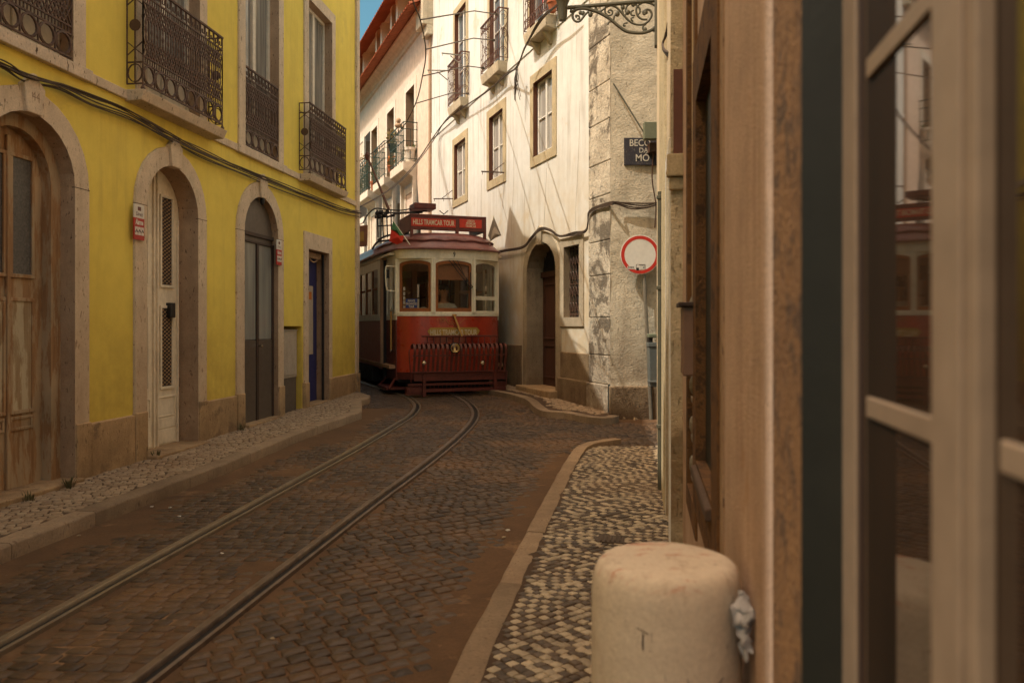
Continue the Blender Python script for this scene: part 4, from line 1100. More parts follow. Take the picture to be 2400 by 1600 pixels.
# things on the upper right balcony
zb = 6.62
sB3 = W.S(1300, .1)
q = MB(); p = W.P(W.S(1305, .1) + .13, .12, zb); q.lathe(p, [(.05, 0), (.085, .15), (.095, .15), (.095, .19), (.07, .19)], 12); o = q.build('flower_pot', M['pot'], smooth=True); tag(o, 'red flower pot on the near corner of the upper right balcony', 'flower pot')
q = MB(); r = random.Random(5)
for k in range(24):
    a = r.random() * 2 * PI; t = p + Vector((math.cos(a) * .09, math.sin(a) * .09, .22 + r.random() * .2)); b = p + Vector((0, 0, .18))
    q.add([b, t + Vector((.02, 0, 0)), t + Vector((0, 0, .04)), t - Vector((.02, 0, 0))], [(0, 1, 2, 3)])
q.build('plant', M['leaf'], o)
q = MB(); s = W.S(1272, .2)
q.add([W.P(s, .24, 7.66), W.P(s - .09, .24, 7.66), W.P(s - .16, .245, 6.85), W.P(s - .10, .24, 6.80)], [(0, 1, 2, 3)]); q.add([W.P(s, .245, 7.66), W.P(s - .09, .17, 7.68), W.P(s - .09, .17, 7.2), W.P(s, .17, 7.2)], [(0, 1, 2, 3)])
tag(q.build('cloth', M['cloth_red'], recalc=False), 'red cloth hanging over the rail of the upper right balcony', 'cloth')

# ---- street name plate, box, traffic sign, bin on the rough side wall
sp = thing('street_sign', 'dark blue grey street name plate reading BECO DA MÓ on the rough wall', 'street sign', C.PX(1505, 387))
q = MB(); x0, z1 = C.px(1463, 323, .03); x1, z0 = C.px(1549, 387, .03); q.box(C, x0, x1, -.02, .03, z0, z1); q.build('plate', M['plate_navy'], sp, bevel=.004)
q = MB(); hh = z1 - z0
M['plate_text'] = plain('worn_white_lettering', (.55, .51, .42), .7, var=.3, scale=60)
cxm = (x0 + x1) / 2
text(q, 'BECO', lambda x, y: C.P(x0 + .225 + x, .0325, z0 + hh * .80 + y), .135, .88, bold=.0015)
text(q, 'DA', lambda x, y: C.P(x0 + .275 + x, .0325, z0 + hh * .53 + y), .10, .92, bold=.001)
text(q, 'MÓ', lambda x, y: C.P(x0 + .26 + x, .0325, z0 + hh * .25 + y), .14, .92, bold=.0015)
q.build('lettering', M['plate_text'], sp)
fb = thing('junction_box', 'square grey green box on an arm covering part of the street name plate', 'junction box', C.PX(1527, 326, .25))
q = MB(); x0, z1 = C.px(1509, 287, .3); x1, z0 = C.px(1547, 327, .3); q.box(C, x0, x1, .22, .34, z0, z1); q.build('housing', M['box_green'], fb, bevel=.008)
q = MB(); q.tube([C.PX(1510, 312, .25), C.PX(1438, 196, .03)], .012, 5); q.build('arm', M['lamp_iron'], fb)
q = MB(); q.box(C, x0 + .1, x0 + .24, .0, .2, z0 - .14, z0 - .02); q.tube(smoothpath([C.P(x0 + .17, .1, z0 - .14), C.P(x0 + .16, .05, z0 - .5), C.P(x0 + .22, .03, z0 - .9), C.P(x0 + .2, .03, z0 - 1.2)]), .01, 5); q.build('connection', M['iron'], fb)
SG = Fr((0, 11.28), (1, 0), (0, -1))
sc_, sz_ = SG.px(1500, 597); R_ = 46 / F * 11.28
ts = thing('traffic_sign', 'round white traffic sign with red rim and small stickers on a thin pole', 'traffic sign', SG.P(sc_ + .08, 0, .2))
q = MB(); q.lathe(SG.P(sc_, -.006, sz_), [(0, 0), (R_, 0), (R_ + .002, .006), (R_, .012), (0, .012)], 48, axis=(0, -1, 0)); disc = q.build('disc', M['white_sign'], ts)
q = MB(); q.lathe(SG.P(sc_, .006, sz_), [(R_ * .80, .001), (R_ * .965, .001), (R_ * .965, .0025), (R_ * .80, .0025), (R_ * .80, .001)], 48, axis=(0, -1, 0)); q.build('red_rim', M['sign_ring'], disc)
q = MB(); q.lathe(SG.P(sc_, .006, sz_), [(0, .001), (R_ * .80, .001)], 48, axis=(0, -1, 0), cap=False); q.build('white_field', M['sign_white'], disc)
q = MB(); q.hexa([SG.P(sc_ + a * R_, d, sz_ + b * R_) for d in (.0085, .0095) for a, b in ((-.2, -.80), (.27, -.72), (.25, -.48), (-.2, -.48))]); st_ = q.build('sticker', M['white_sign'], disc)
q = MB()
for a0, a1, b0, b1 in ((-.2, .26, -.50, -.485), (-.2, -.06, -.79, -.66), (.16, .21, -.68, -.62), (-.2, -.18, -.78, -.5), (.24, .26, -.72, -.5), (-.05, .22, -.545, -.52)): q.box(SG, sc_ + a0 * R_, sc_ + a1 * R_, .0095, .0102, sz_ + b0 * R_, sz_ + b1 * R_)
q.build('print', M['black'], st_)
q = MB(); q.hexa([SG.P(sc_ + a * R_, d, sz_ + b * R_) for d in (.0085, .0095) for a, b in ((-.63, -.73), (-.3, -.74), (-.3, -.60), (-.65, -.58))]); st_ = q.build('sticker', M['white_sign'], disc)
q = MB()
for k in range(4):
    for j in range(2): q.box(SG, sc_ + (-.61 + .075 * k) * R_, sc_ + (-.56 + .075 * k) * R_, .0095, .0102, sz_ + (-.69 + .055 * j) * R_, sz_ + (-.655 + .055 * j) * R_)
q.build('print', M['black'], st_)
q = MB(); q.tube([SG.PX(1510, 652, -.03), SG.PX(1517, 790, -.03), SG.PX(1526, 985, -.03)], .026, 8); q.build('pole', M['galv'], ts)
q = MB(); q.tube([SG.PX(1507, 560, -.03), SG.PX(1510, 655, -.03)], .024, 8); q.build('bracket', M['galv'], ts)
BN = Fr((0, 11.05), (1, 0), (0, -1))
bx0, bz0 = BN.px(1520, 907); bx1, bz1 = BN.px(1567, 803)
bt = thing('litter_bin', 'blue grey litter bin hung beside the sign pole at the alley corner', 'litter bin', BN.P((bx0 + bx1) / 2, -.05, bz0))
q = MB(); q.hexa([BN.P(bx0 + .02, 0, bz0), BN.P(bx1 - .02, 0, bz0), BN.P(bx1 - .02, -.16, bz0), BN.P(bx0 + .02, -.16, bz0), BN.P(bx0, .03, bz1), BN.P(bx1, .03, bz1), BN.P(bx1, -.16, bz1), BN.P(bx0, -.16, bz1)]); body = q.build('body', M['bin_grey'], bt, bevel=.012)
q = MB(); q.box(BN, bx0 - .006, bx1 + .006, -.165, .036, bz1 - .055, bz1 + .004); q.box(BN, bx0 + .01, bx1 - .01, -.16, .02, bz0 + .06, bz0 + .09); q.build('rim', M['bin_grey'], body, bevel=.006)
q = MB(); zt = BN.Z(1540, 782); q.box(BN, bx0 + .0, bx1, -.165, .045, zt - .055, zt); q.build('lid', M['box_green'], bt, bevel=.012)
q = MB(); q.box(BN, bx0 + .0, bx0 + .06, -.15, .0, bz1 - .01, zt - .05); q.box(BN, bx1 - .05, bx1, -.15, .0, bz1 - .01, zt - .05); q.build('lid_support', M['black'], bt)
r = random.Random(8)
for k, (u, v, s) in enumerate(((1508, 966, .07), (1537, 962, .085), (1440, 985, .04), (1462, 982, .035), (1490, 984, .03))):
    p = gp(u, v); q = MB(); q.ball(p + Vector((0, 0, s * .35)), s, (1.2, .8, .7), 8, 5)
    q.v = [w + Vector((r.random() - .5, r.random() - .5, r.random() - .5)) * s * .5 for w in q.v]
    tag(q.build('stone', M['rubble']), ['broken stone at the foot of the rough wall below the sign pole', 'larger broken stone below the litter bin', 'small stone chip nearest the white house corner', 'small stone chip left of the sign pole', 'small flat stone chip in front of the sign pole'][k], 'stone', 'broken stones at the rough wall')

# ================================================================== PINK HOUSE
pk = thing('pink_house', 'pale pink house with terracotta eaves and green balconies behind the tram', 'house', PK.P(5, 0, .2))
holes = []
PE = 13.0
su = [PK.S(962), PK.S(921), PK.S(886), PK.S(846)]
d_ = sum(b - a for a, b in zip(su, su[1:])) / 3
su = [su[0] + d_ * k for k in range(5)]
zwin0, zwin1 = 6.2, PK.Z(974, 195)
zs = 3.0
for i, sc in enumerate(su):
    for z0, z1 in ((zwin0, zwin1), (zs, 5.35)):
        A, B, h = surround(PK, sc, .5, z0, z1, .20, .02, -.32)
        holes.append(h)
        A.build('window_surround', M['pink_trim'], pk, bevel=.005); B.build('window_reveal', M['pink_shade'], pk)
        casement(PK, pk, sc, .48, z0, z1, -.22, M['green_frame2'], M['pane'], fw=.06, bars=[z0 + (z1 - z0) * .62], name='french_window')
zc0 = PK.Z(839.5, 223, .28)
EV = .62
zed = PK.Z(839.5, 190.6, EV)
wl = MB(); wl.holes(PK, [(0, -.1), (PE, -.1), (PE, zc0), (0, zc0)], holes, 0.0); wl.quad(PK.P(PE, 0, 0), PK.P(PE, -6, 0), PK.P(PE, -6, 12), PK.P(PE, 0, 12)); wl.build('wall', M['pink_wall'], pk)
q = MB(); zcm = PK.Z(839.5, 255, .08)
q.add([PK.P(s, d, z) for s in (-.02, PE) for d, z in ((0, zcm - .14), (.06, zcm - .12), (.06, zcm), (.10, zcm + .02), (.16, zcm + (zc0 - zcm) * .55), (.28, zc0 - .03), (.30, zc0 + .02), (0, zc0 + .02))], [(k, k + 1, k + 9, k + 8) for k in range(7)] + [tuple(range(8))])
q.build('cornice', M['cornice'], pk)
def tiles(d0, z0, d1, z1, sA, sB, pitch=.21):
    q = MB(); n = int((sB - sA) / pitch)
    q.quad(PK.P(sA, d0, z0), PK.P(sB, d0, z0), PK.P(sB, d1, z1 - .03), PK.P(sA, d1, z1 - .03))
    for k in range(n):
        s = sA + pitch * (k + .5); V = []
        for d, z, r in ((d0, z0, .085), (d1, z1, .095)):
            for a in range(7):
                w = PI * a / 6; V.append(PK.P(s + r * math.cos(w), d, z + r * .9 * math.sin(w) - .01))
        q.add(V, [(a, a + 1, a + 8, a + 7) for a in range(6)])
        V = []
        for d, z, r in ((d0, z0, .07), (d1 + .05, z1, .08)):
            for a in range(5):
                w = PI + PI * a / 4; V.append(PK.P(s + pitch / 2 + r * math.cos(w), d, z + r * .8 * math.sin(w) - .01))
        q.add(V, [(a, a + 1, a + 6, a + 5) for a in range(4)])
        q.add([PK.P(s + .08 * math.cos(PI * a / 6), d1 - .02, z1 + .07 * math.sin(PI * a / 6) - .01) for a in range(7)], [tuple(range(7))])
    return q
t_ = tiles(.16, zc0 + .18, EV, zed, .0, PE).build('eaves', M['tile'], pk, recalc=False)
q = MB(); q.quad(PK.P(0, EV - .02, zed - .03), PK.P(PE, EV - .02, zed - .03), PK.P(PE, -2.5, zed + 1.3), PK.P(0, -2.5, zed + 1.3)); q.build('roof', M['tile'], pk, recalc=False)
# attic: dark wall, white arched dormers, second eaves
za1 = PK.Z(839, 138, .45); zed2 = PK.Z(839, 110, .78)
q = MB(); q.quad(PK.P(0, -.1, zed), PK.P(PE, -.1, zed), PK.P(PE, -.1, za1 + .2), PK.P(0, -.1, za1 + .2)); q.quad(PK.P(0, -.1, zed - 1), PK.P(0, -6, zed - 1), PK.P(0, -6, za1), PK.P(0, -.1, za1)); q.build('attic_wall', M['attic_or_sun_block'], pk)
for k, u in enumerate((926, 890, 849)):
    sc = PK.S(u, .36); z0 = zed + .12; hw = .44
    A, B, h = surround(PK, sc, hw * .62, z0, z0 + .75, .17, .40, -.1, rise=.25)
    q = MB(); q.holes(PK, [(sc - hw - .05, z0), (sc - hw - .05, za1), (sc + hw + .05, za1), (sc + hw + .05, z0)], [h], .398)
    for sd in (-1, 1): q.quad(PK.P(sc + sd * (hw + .05), .398, z0), PK.P(sc + sd * (hw + .05), -.1, z0), PK.P(sc + sd * (hw + .05), -.1, za1), PK.P(sc + sd * (hw + .05), .398, za1))
    dmr = q.build('dormer', M['pink_trim'], pk)
    A.build('surround', M['pink_trim'], dmr); B.build('reveal', M['pink_shade'], dmr)
    q = MB(); q.prism(PK, opath(sc, hw * .62, z0, z0 + .75, .25), .05, .06); q.build('window', M['brown_lining'], dmr)
q = MB(); q.box(PK, 0, PE, -.1, .48, za1, za1 + .16); q.build('upper_cornice', M['pink_trim'], pk)
tiles(.2, za1 + .20, .78, zed2, .0, PE).build('upper_eaves', M['tile'], pk, recalc=False)
q = MB(); q.quad(PK.P(0, .76, zed2 - .02), PK.P(PE, .76, zed2 - .02), PK.P(PE, -4, zed2 + 2.2), PK.P(0, -4, zed2 + 2.2)); q.build('upper_roof', M['tile'], pk, recalc=False)
q = MB(); q.box(PK, -.15, .55, -.3, .30, PK.Z(1000, 78), PK.Z(1000, 20)); q.box(PK, -.15, .35, -.3, .18, PK.Z(1000, 100), PK.Z(1000, 78)); q.build('party_wall_end', M['rough_wall'], pk, bevel=.02)
q = MB(); q.box(PK, .0, .16, -.1, .05, 0, PK.Z(1000, 100)); q.build('return_shade_strip', M['pink_shade'], pk, bevel=.01)  # added strip, shade of the return wall put into its colour
# balconies
for k, (ua, ub) in enumerate(((917, 979), (880, 916), (846, 878))):
    dd = .42; sc = su[k]
    s0, s1 = sc - .82, sc + .86
    zt = PK.Z(949, 374, dd); zb = zt - .24
    q = MB(); q.hexa([PK.P(s0 + .1, 0, zb - .25), PK.P(s1 - .1, 0, zb - .25), PK.P(s1, dd, zb), PK.P(s0, dd, zb), PK.P(s0, 0, zt), PK.P(s1, 0, zt), PK.P(s1, dd, zt), PK.P(s0, dd, zt)])
    slab = q.build('balcony', M['pink_trim'], pk, bevel=.01)
    q = MB(); z0, z1 = zt + .08, zt + 1.12
    for z in (z0, z0 + .5, z1 - .2): q.tube([PK.P(s0, 0, z), PK.P(s0, dd - .02, z), PK.P(s1, dd - .02, z), PK.P(s1, 0, z)], .012, 4)
    q.tube([PK.P(s0, 0, z1), PK.P(s0, dd - .02, z1), PK.P(s1, dd - .02, z1), PK.P(s1, 0, z1)], .017, 4)
    n = 15
    for j in range(n + 1):
        s = s0 + (s1 - s0) * j / n; tall = j % 3 == 0
        q.tube([PK.P(s, dd - .02, z0 - (.08 if tall else 0)), PK.P(s, dd - .02, z1 if tall else z1 - .2)], .012 if tall else .009, 4)
        if tall: q.ball(PK.P(s, dd - .02, z1 - .1), .025, n=6, m=4); q.ball(PK.P(s, dd - .02, z0 + .5), .025, n=6, m=4)
    for s in (s0, s1): q.tube([PK.P(s, .02, z0), PK.P(s, .02, z1)], .010, 4); q.tube([PK.P(s, dd / 2, z0), PK.P(s, dd / 2, z1 - .2)], .009, 4)
    q.build('railing', M['green_iron'], slab)
    for e in (.04, .9):
        b = MB(); s = s0 + (s1 - s0) * e; b.box(PK, s, s + .12, 0, .12, 3.0, zb - .1); b.build('bracket_pilaster', M['pink_trim'], slab, bevel=.005)
def pot(p, lab, m, h=.22, r=.1, n=40, spread=.16, tall=.3, seed=1, leaf='leaf', flower=0):
    q = MB(); q.lathe(p, [(r * .65, 0), (r * .95, h * .8), (r * 1.08, h * .8), (r * 1.08, h), (r * .8, h)], 12)
    o = tag(q.build('plant_pot', m, smooth=True), lab, 'plant pot', 'plant pots on the green balconies')
    q = MB(); rr = random.Random(seed); b = Vector(p) + Vector((0, 0, h * .95))
    for k in range(n):
        a = rr.random() * 2 * PI; l = rr.random() ** .5 * spread; c = b + Vector((math.cos(a) * l, math.sin(a) * l, rr.random() * tall))
        w = Vector((rr.random() - .5, rr.random() - .5, rr.random() - .5)).normalized() * .05; w2 = w.cross(Vector((rr.random(), rr.random(), rr.random()))).normalized() * .028
        q.add([c - w, c + w2, c + w, c - w2], [(0, 1, 2, 3)])
        if k % 4 == 0: q.tube([b, c], .004, 3)
    q.build('foliage', M[leaf], o)
    if flower:
        q = MB()
        for k in range(flower): a = rr.random() * 2 * PI; q.ball(b + Vector((math.cos(a) * spread * .8, math.sin(a) * spread * .8, tall * (.4 + .6 * rr.random()))), .03, n=6, m=4)
        q.build('flowers', M['flower'], o)
zt = PK.Z(949, 374, .42)
sA = lambda k, e: su[k] - .82 + 1.68 * e
pot(PK.P(sA(0, .0) + .16, .18, zt), 'large pale pot on the right end of the nearest green balcony', M['pink_trim'], .42, .17, 12, .15, .12, 2)
pot(PK.P(sA(0, 1) + .18, .30, zt + .62), 'dark hanging pot with yellow green plant at the left end of the nearest green balcony', M['black'], .26, .13, 60, .2, .5, 3, 'leaf_dry')
pot(PK.P(sA(0, 1) + .12, .36, zt + .0), 'terracotta pot with orange flowers at the foot of the nearest green balcony', M['pot'], .2, .11, 36, .14, .3, 4, 'leaf_dry', 10)
pot(PK.P(sA(1, 1) + .14, .36, zt - .15), 'terracotta pot with green cactus left of the middle green balcony', M['pot'], .3, .12, 40, .12, .75, 5)
pot(PK.P(sA(2, 1) + .10, .30, zt + .05), 'trailing plant in a pot by the yellow house corner, farthest green balcony', M['pink_trim'], .25, .15, 120, .28, 1.3, 6, 'leaf_dry', 8)
q = MB(); a = PK.PX(934, 296, .44); q.ball(a + Vector((0, 0, .16)), .07, (1, 1, 1.2), 8, 6); q.ball(a + Vector((0, 0, .02)), .09, (1.3, .9, .8), 8, 6); q.ball(a + Vector((.12, 0, -.03)), .05, (1, 1, 1.3), 8, 6)
tag(q.build('ornament', M['lioz_inner'], smooth='all'), 'small brown figure ornament on the rail of the nearest green balcony', 'ornament')

# ================================================================== HOUSES ON THE RIGHT
rh = thing('salmon_house', 'salmon plastered house with ochre stone window frames, close on the right', 'house', RN.P(2, 0, 0))
holes = []
sz = lambda Z: (Z) / RN.t.y
# shop window beside the camera
w0, w1 = RN.S(1878, .012), .22; sc, hw = (w0 + w1) / 2, (w0 - w1) / 2
A, B, h = surround(RN, sc, hw, .45, 2.75, .265, .012, -.045)
holes.append(h); A.build('window_surround', M['ochre_stone'], rh, bevel=.006)
B.build('window_reveal', M['dark_green'], rh)
def vbar(mb, sa, sb, d0, d1, z0=.47, z1=2.73): mb.box(RN, min(sa, sb), max(sa, sb), d0, d1, z0, z1)
dF = -.044; dP = -.052
q = MB()
vbar(q, RN.S(1967, dF), RN.S(2003, dF), dP, dF)
vbar(q, RN.S(2181, -.036), RN.S(2288, -.036), dP, -.036)
vbar(q, RN.S(2205, -.036), RN.S(2262, -.036), -.037, -.031)
q.box(RN, w1, w0, dP, dF - .004, .45, .60); q.box(RN, w1, w0, dP, dF - .004, 2.62, 2.75)
for za in (1.355, 1.787): q.box(RN, RN.S(2181, -.04), RN.S(2035, -.05), dP - .002, -.047, za - .013, za + .013); q.box(RN, w1, RN.S(2350, -.05), dP - .002, -.047, za - .013, za + .013)
fr_ = q.build('shop_window', M['cream_frame'], rh, bevel=.003)
q = MB(); q.box(RN, RN.S(2018, -.05), RN.S(2003, dF) - .001, dP - .002, -.048, .5, 2.7); q.box(RN, RN.S(2330, -.05), RN.S(2288, -.04), dP - .002, -.048, .5, 2.7); q.build('rebate', M['mesh_dark'], fr_)
q = MB(); q.quad(RN.P(w1, dP, .5), RN.P(w0, dP, .5), RN.P(w0, dP, 2.7), RN.P(w1, dP, 2.7)); q.build('pane', M['shop_glass'], fr_)
# second window
w0, w1 = RN.S(1638), RN.S(1676); sc, hw = (w0 + w1) / 2, (w0 - w1) / 2
A, B, h = surround(RN, sc, hw, .865, 2.44, .24, .014, -.10, bottom=True)
holes.append(h); A.build('window_surround', M['ochre_stone'], rh, bevel=.006); B.build('window_reveal', M['ochre_stone'], rh)
q = MB(); q.box(RN, w1, w0, -.1, -.03, .865, 2.44); wn = q.build('window', M['dark_green'], rh)
q = MB(); q.box(RN, w1, w1 + .10, -.03, -.008, .9, 2.1); q.build('frame_post', M['cream_frame'], wn)
q = MB(); q.hexa([RN.P(w1 - .02, -.05, .80), RN.P(w0 + .02, -.05, .80), RN.P(w0 + .02, .035, .80), RN.P(w1 - .02, .035, .80), RN.P(w1 - .02, -.05, .87), RN.P(w0 + .02, -.05, .87), RN.P(w0 + .02, .035, .84), RN.P(w1 - .02, .035, .84)]); q.build('window_sill', M['sill_brown'], rh, bevel=.006)
# third: door with metal grille
w0, w1 = RN.S(1616), RN.S(1631); sc, hw = (w0 + w1) / 2, (w0 - w1) / 2
A, B, h = surround(RN, sc, hw, .62, 3.4, .13, .012, -.05, bottom=True)
holes.append(h); A.build('door_surround', M['ochre_stone'], rh, bevel=.006); B.build('door_reveal', M['ochre_stone'], rh)
zs_ = RN.Z(1623, 707)
q = MB(); q.box(RN, w1, w0, -.05, -.012, zs_, 3.4); dn = q.build('door', M['far_wall'], rh)
q = MB(); q.box(RN, w1, w0, -.05, -.02, .62, zs_); gq = q.build('grille_panel', M['dark_iron'], dn)
q = MB(); z = .66
while z < zs_ - .05:
    q.box(RN, w1 + .02, w0 - .02, -.02, -.006, z, z + .025); q.ball(RN.P(sc, -.01, z + .1), .05, (.5, 1.2, 1), 8, 5); q.ball(RN.P(sc + .12, -.01, z + .1), .035, (.5, 1.2, 1), 8, 5); z += .2
q.build('ornaments', M['galv'], gq)
wl = MB(); RNs = 5.06
wl.holes(RN, [(-3, -.1), (RNs, -.1), (RNs, 7.5), (-3, 7.5)], holes, 0.0)
wl.quad(RN.P(-3, 0, -.1), RN.P(-3, -6, -.1), RN.P(-3, -6, 7.5), RN.P(-3, 0, 7.5))
wl.quad(RN.P(-3, 0, 7.5), RN.P(RNs, 0, 7.5), RN.P(RNs, -6, 7.5), RN.P(-3, -6, 7.5))
wl.build('wall', M['near_wall'], rh)
q = MB(); q.box(RN, RN.S(1700) + .02, RN.S(1690), .0, .006, .0, 7.4); q.build('joint_strip', M['lioz_inner'], rh)
q = MB(); q.box(RN, RN.S(1812), RN.S(1700) + .02, 0, .02, -.1, .30); q.build('plinth', M['ochre_stone'], rh, bevel=.006)
mbx = thing('meter_box', 'narrow brown meter box on the wall right of the rough cream pilaster', 'box', RN.PX(1608, 900, .05))
q = MB(); z0, z1 = RN.Z(1607, 897, .07), RN.Z(1607, 712, .07); sa = RN.S(1608, .04); q.box(RN, sa - .12, sa + .12, 0, .06, z0, z1); q.build('body', M['near_brown'], mbx, bevel=.006)
q = MB(); q.box(RN, sa - .14, sa + .14, 0, .08, z1, z1 + .02); q.build('lid', M['mesh_dark'], mbx, bevel=.004)
# far house
fh = thing('cream_house', 'narrow cream house front with drainpipe and rough end pilaster, right of the sign', 'house', RF.P(7, 0, 0))
holes = []
w0, w1 = 5.82, 5.22; sc, hw = (w0 + w1) / 2, (w0 - w1) / 2
A, B, h = surround(RF, sc, hw, .05, 2.55, .09, .012, -.06, w_top=.1)
holes.append(h); A.build('door_surround', M['white_frame2'], fh, bevel=.004); B.build('door_reveal', M['far_wall'], fh)
q = MB(); q.box(RF, w1, w0, -.07, -.035, .05, 2.56); q.build('door', M['green_frame'], fh)
q = MB()
for a in (5.98, 6.25, 6.6, 6.95, 7.3): q.box(RF, a, a + .14, -.02, .022, .0, 5.2)
q.build('pilaster_strips', M['sandstone'], fh, bevel=.012)
wl = MB(); e5 = 5.0 / RF.t.y; eF = 9.6 / RF.t.y
wl.holes(RF, [(e5, -.1), (eF, -.1), (eF, 7.2), (e5, 7.2)], holes, 0)
wl.quad(RF.P(eF, 0, -.1), RF.P(eF, -6, -.1), RF.P(eF, -6, 7.2), RF.P(eF, 0, 7.2)); wl.quad(RF.P(e5, 0, 7.2), RF.P(eF, 0, 7.2), RF.P(eF, -6, 7.2), RF.P(e5, -6, 7.2))
wl.build('wall', M['far_wall'], fh)
q = MB(); EF = Fr(RF.P(e5, 0, 0).xy, (-RF.n.x, -RF.n.y), (-RF.t.x, -RF.t.y))
for j in range(60):
    pass
nx, nz = 6, 120
for j in range(nz + 1):
    for i in range(nx + 1):
        x = .14 * i / nx - .004; z = -.05 + 7.2 * j / nz
        q.v.append(EF.P(x, .012 + .012 * noise.noise(Vector((x * 14, z * 9, 1))) + .007 * noise.noise(Vector((x * 40, z * 30, 1))) + (.02 if z < .86 else 0), z))
q.f = [(j * (nx + 1) + i, j * (nx + 1) + i + 1, (j + 1) * (nx + 1) + i + 1, (j + 1) * (nx + 1) + i) for j in range(nz) for i in range(nx)]
q.build('end_pilaster', M['rough_cream'], fh, smooth='all')
q = MB(); q.box(EF, -.03, .12, 0, .07, 2.38, 2.52); q.box(EF, -.015, .12, 0, .045, 2.30, 2.38); q.build('corbel', M['sandstone'], fh, bevel=.008)
q = MB(); q.box(EF, .012, .068, .0, .035, 2.52, 3.05); q.build('niche_board', M['brown_lining'], fh)
q = MB(); pz = RF.Z(1548, 446, .03); sp_ = RF.S(1547.5, .03)
q.tube([RF.P(sp_, .03, g(RF.P(sp_, 0, 0).y) + .02), RF.P(sp_, .03, pz)], .022, 10)
for z in (.6, 1.75, 2.5): q.lathe(RF.P(sp_, .03, z), [(.022, 0), (.03, .005), (.03, .03), (.022, .035)], 10)
q.build('drainpipe', M['lamp_iron'], fh, smooth=True)
# cables on the cream house
cb = thing('cable_loop', 'three dark cables looping over the top of the cream house front', 'cables', RF.P(6, .1, 4.5))
for k, (e, r_) in enumerate((((1606, 110), .009), ((1606, 122), .007), ((1606, 138), .007))):
    q = MB(); q.tube(smoothpath([at(1582 - 3 * k, -20, 5.6), at(1574 - 2 * k, 30, 5.7), at(1562 - k, 80, 5.8), at(1553, 104 + 4 * k, 5.85), at(1562 + 2 * k, 121 + 6 * k, 5.6), at(1582, 122 + 7 * k, 5.35), at(*e, 5.03)], 6), r_, 6); q.build('cable', M['cable'], cb)

# ---- ornate lamp bracket
sB = 9.45 / RF.t.y; b0 = RF.P(sB, 0, 0)
BR = Fr((b0.x, b0.y), (RF.n.x, RF.n.y), (-RF.t.x, -RF.t.y))
lb = thing('street_lamp', 'ornate scrolled iron lamp bracket reaching out from the right wall', 'street lamp', BR.P(.05, 0, 5.1))
bp = lambda pts: [BR.PX(1280 + x / 7.84, y / 7.84) for x, y in pts]
q = MB(); q.tube(bp([(330, 152), (2140, 2)]), .024, 8); q.build('bar', M['lamp_iron'], lb, smooth=True)
q = MB(); q.tube(smoothpath(bp([(440, 205), (500, 215), (560, 175), (680, 160), (830, 187), (980, 240), (1130, 325), (1230, 400), (1350, 500), (1460, 572), (1580, 602), (1750, 610), (1900, 572), (2010, 500), (2080, 400), (2112, 290)]), 5), .02, 8); q.build('arch', M['lamp_iron'], lb, smooth=True)
q = MB()
for pts, r in (([(500, 220), (488, 320), (530, 390), (600, 402), (660, 350), (720, 270), (780, 215)], .015), ([(560, 330), (545, 290), (600, 300), (610, 350), (570, 355)], .012),
               ([(1240, 370), (1255, 300), (1300, 260)], .012), ([(920, 130), (910, 190), (990, 215), (1060, 170), (1180, 108), (1290, 140), (1370, 220), (1450, 310), (1540, 400), (1660, 455), (1790, 450), (1890, 380), (1940, 280), (1910, 200), (1850, 180), (1785, 220), (1800, 270), (1830, 250)], .014),
               ([(1085, 160), (1085, 230), (1140, 290), (1205, 270), (1218, 215), (1170, 185), (1138, 220), (1175, 242)], .011), ([(1690, 100), (1655, 180), (1680, 290), (1760, 357), (1860, 362)], .013),
               ([(1700, 92), (1790, 52), (1900, 62), (2000, 112), (2052, 185), (2075, 260)], .014), ([(1480, 260), (1460, 190), (1490, 115), (1550, 75), (1640, 92), (1710, 150), (1722, 230), (1685, 275)], .012),
               ([(2112, 460), (2050, 530), (2040, 600), (2090, 655), (2135, 610), (2100, 585)], .013), ([(1840, 440), (1780, 490), (1790, 560), (1840, 560), (1825, 520)], .011), ([(1500, 420), (1430, 440), (1430, 485), (1460, 470)], .011), ([(1600, 400), (1560, 350), (1610, 320)], .010), ([(1640, 290), (1570, 280), (1560, 220), (1610, 190)], .011), ([(1440, 300), (1400, 200), (1390, 100)], .010), ([(1450, 300), (1480, 230), (1520, 200)], .010), ([(1240, 400), (1160, 410), (1130, 460)], .012)):
    q.tube(smoothpath(bp(pts), 5), r, 6)
for x, y, s in ((1310, 260, .03), (1400, 100, .022), (1410, 140, .026), (1500, 230, .03), (1600, 90, .025), (815, 270, .03), (680, 250, .026), (630, 240, .024), (1830, 230, .026), (2040, 510, .035), (2075, 420, .035), (1980, 540, .03), (1820, 540, .022)):
    q.ball(bp([(x, y)])[0], s, (1, .6, 1.2), 8, 5)
q.build('scrollwork', M['lamp_iron'], lb, smooth='all')
q = MB(); c = bp([(305, 185)])[0]; q.lathe(c + Vector((0, 0, -.14)), [(0, 0), (.045, .01), (.055, .08), (.06, .2), (.085, .26), (.05, .3), (0, .3)], 12); q.build('pendant', M['lamp_iron'], lb, smooth=True)
q = MB()
for a in range(4):
    w = PI / 4 + a * PI / 2; q.tube([c + Vector((.07 * math.cos(w), .07 * math.sin(w), .17)), c + Vector((.16 * math.cos(w), .16 * math.sin(w), .6))], .012, 4)
q.tube([c + Vector((.1 * math.cos(w), .1 * math.sin(w), .2)) for w in [2 * PI * k / 12 for k in range(12)]], .012, 4, closed=True)
lt = q.build('lantern', M['lamp_iron'], lb)
q = MB(); q.lathe(c + Vector((0, 0, .2)), [(.06, 0), (.14, .38)], 4); q.build('lantern_glass', M['milk_glass'], lt)
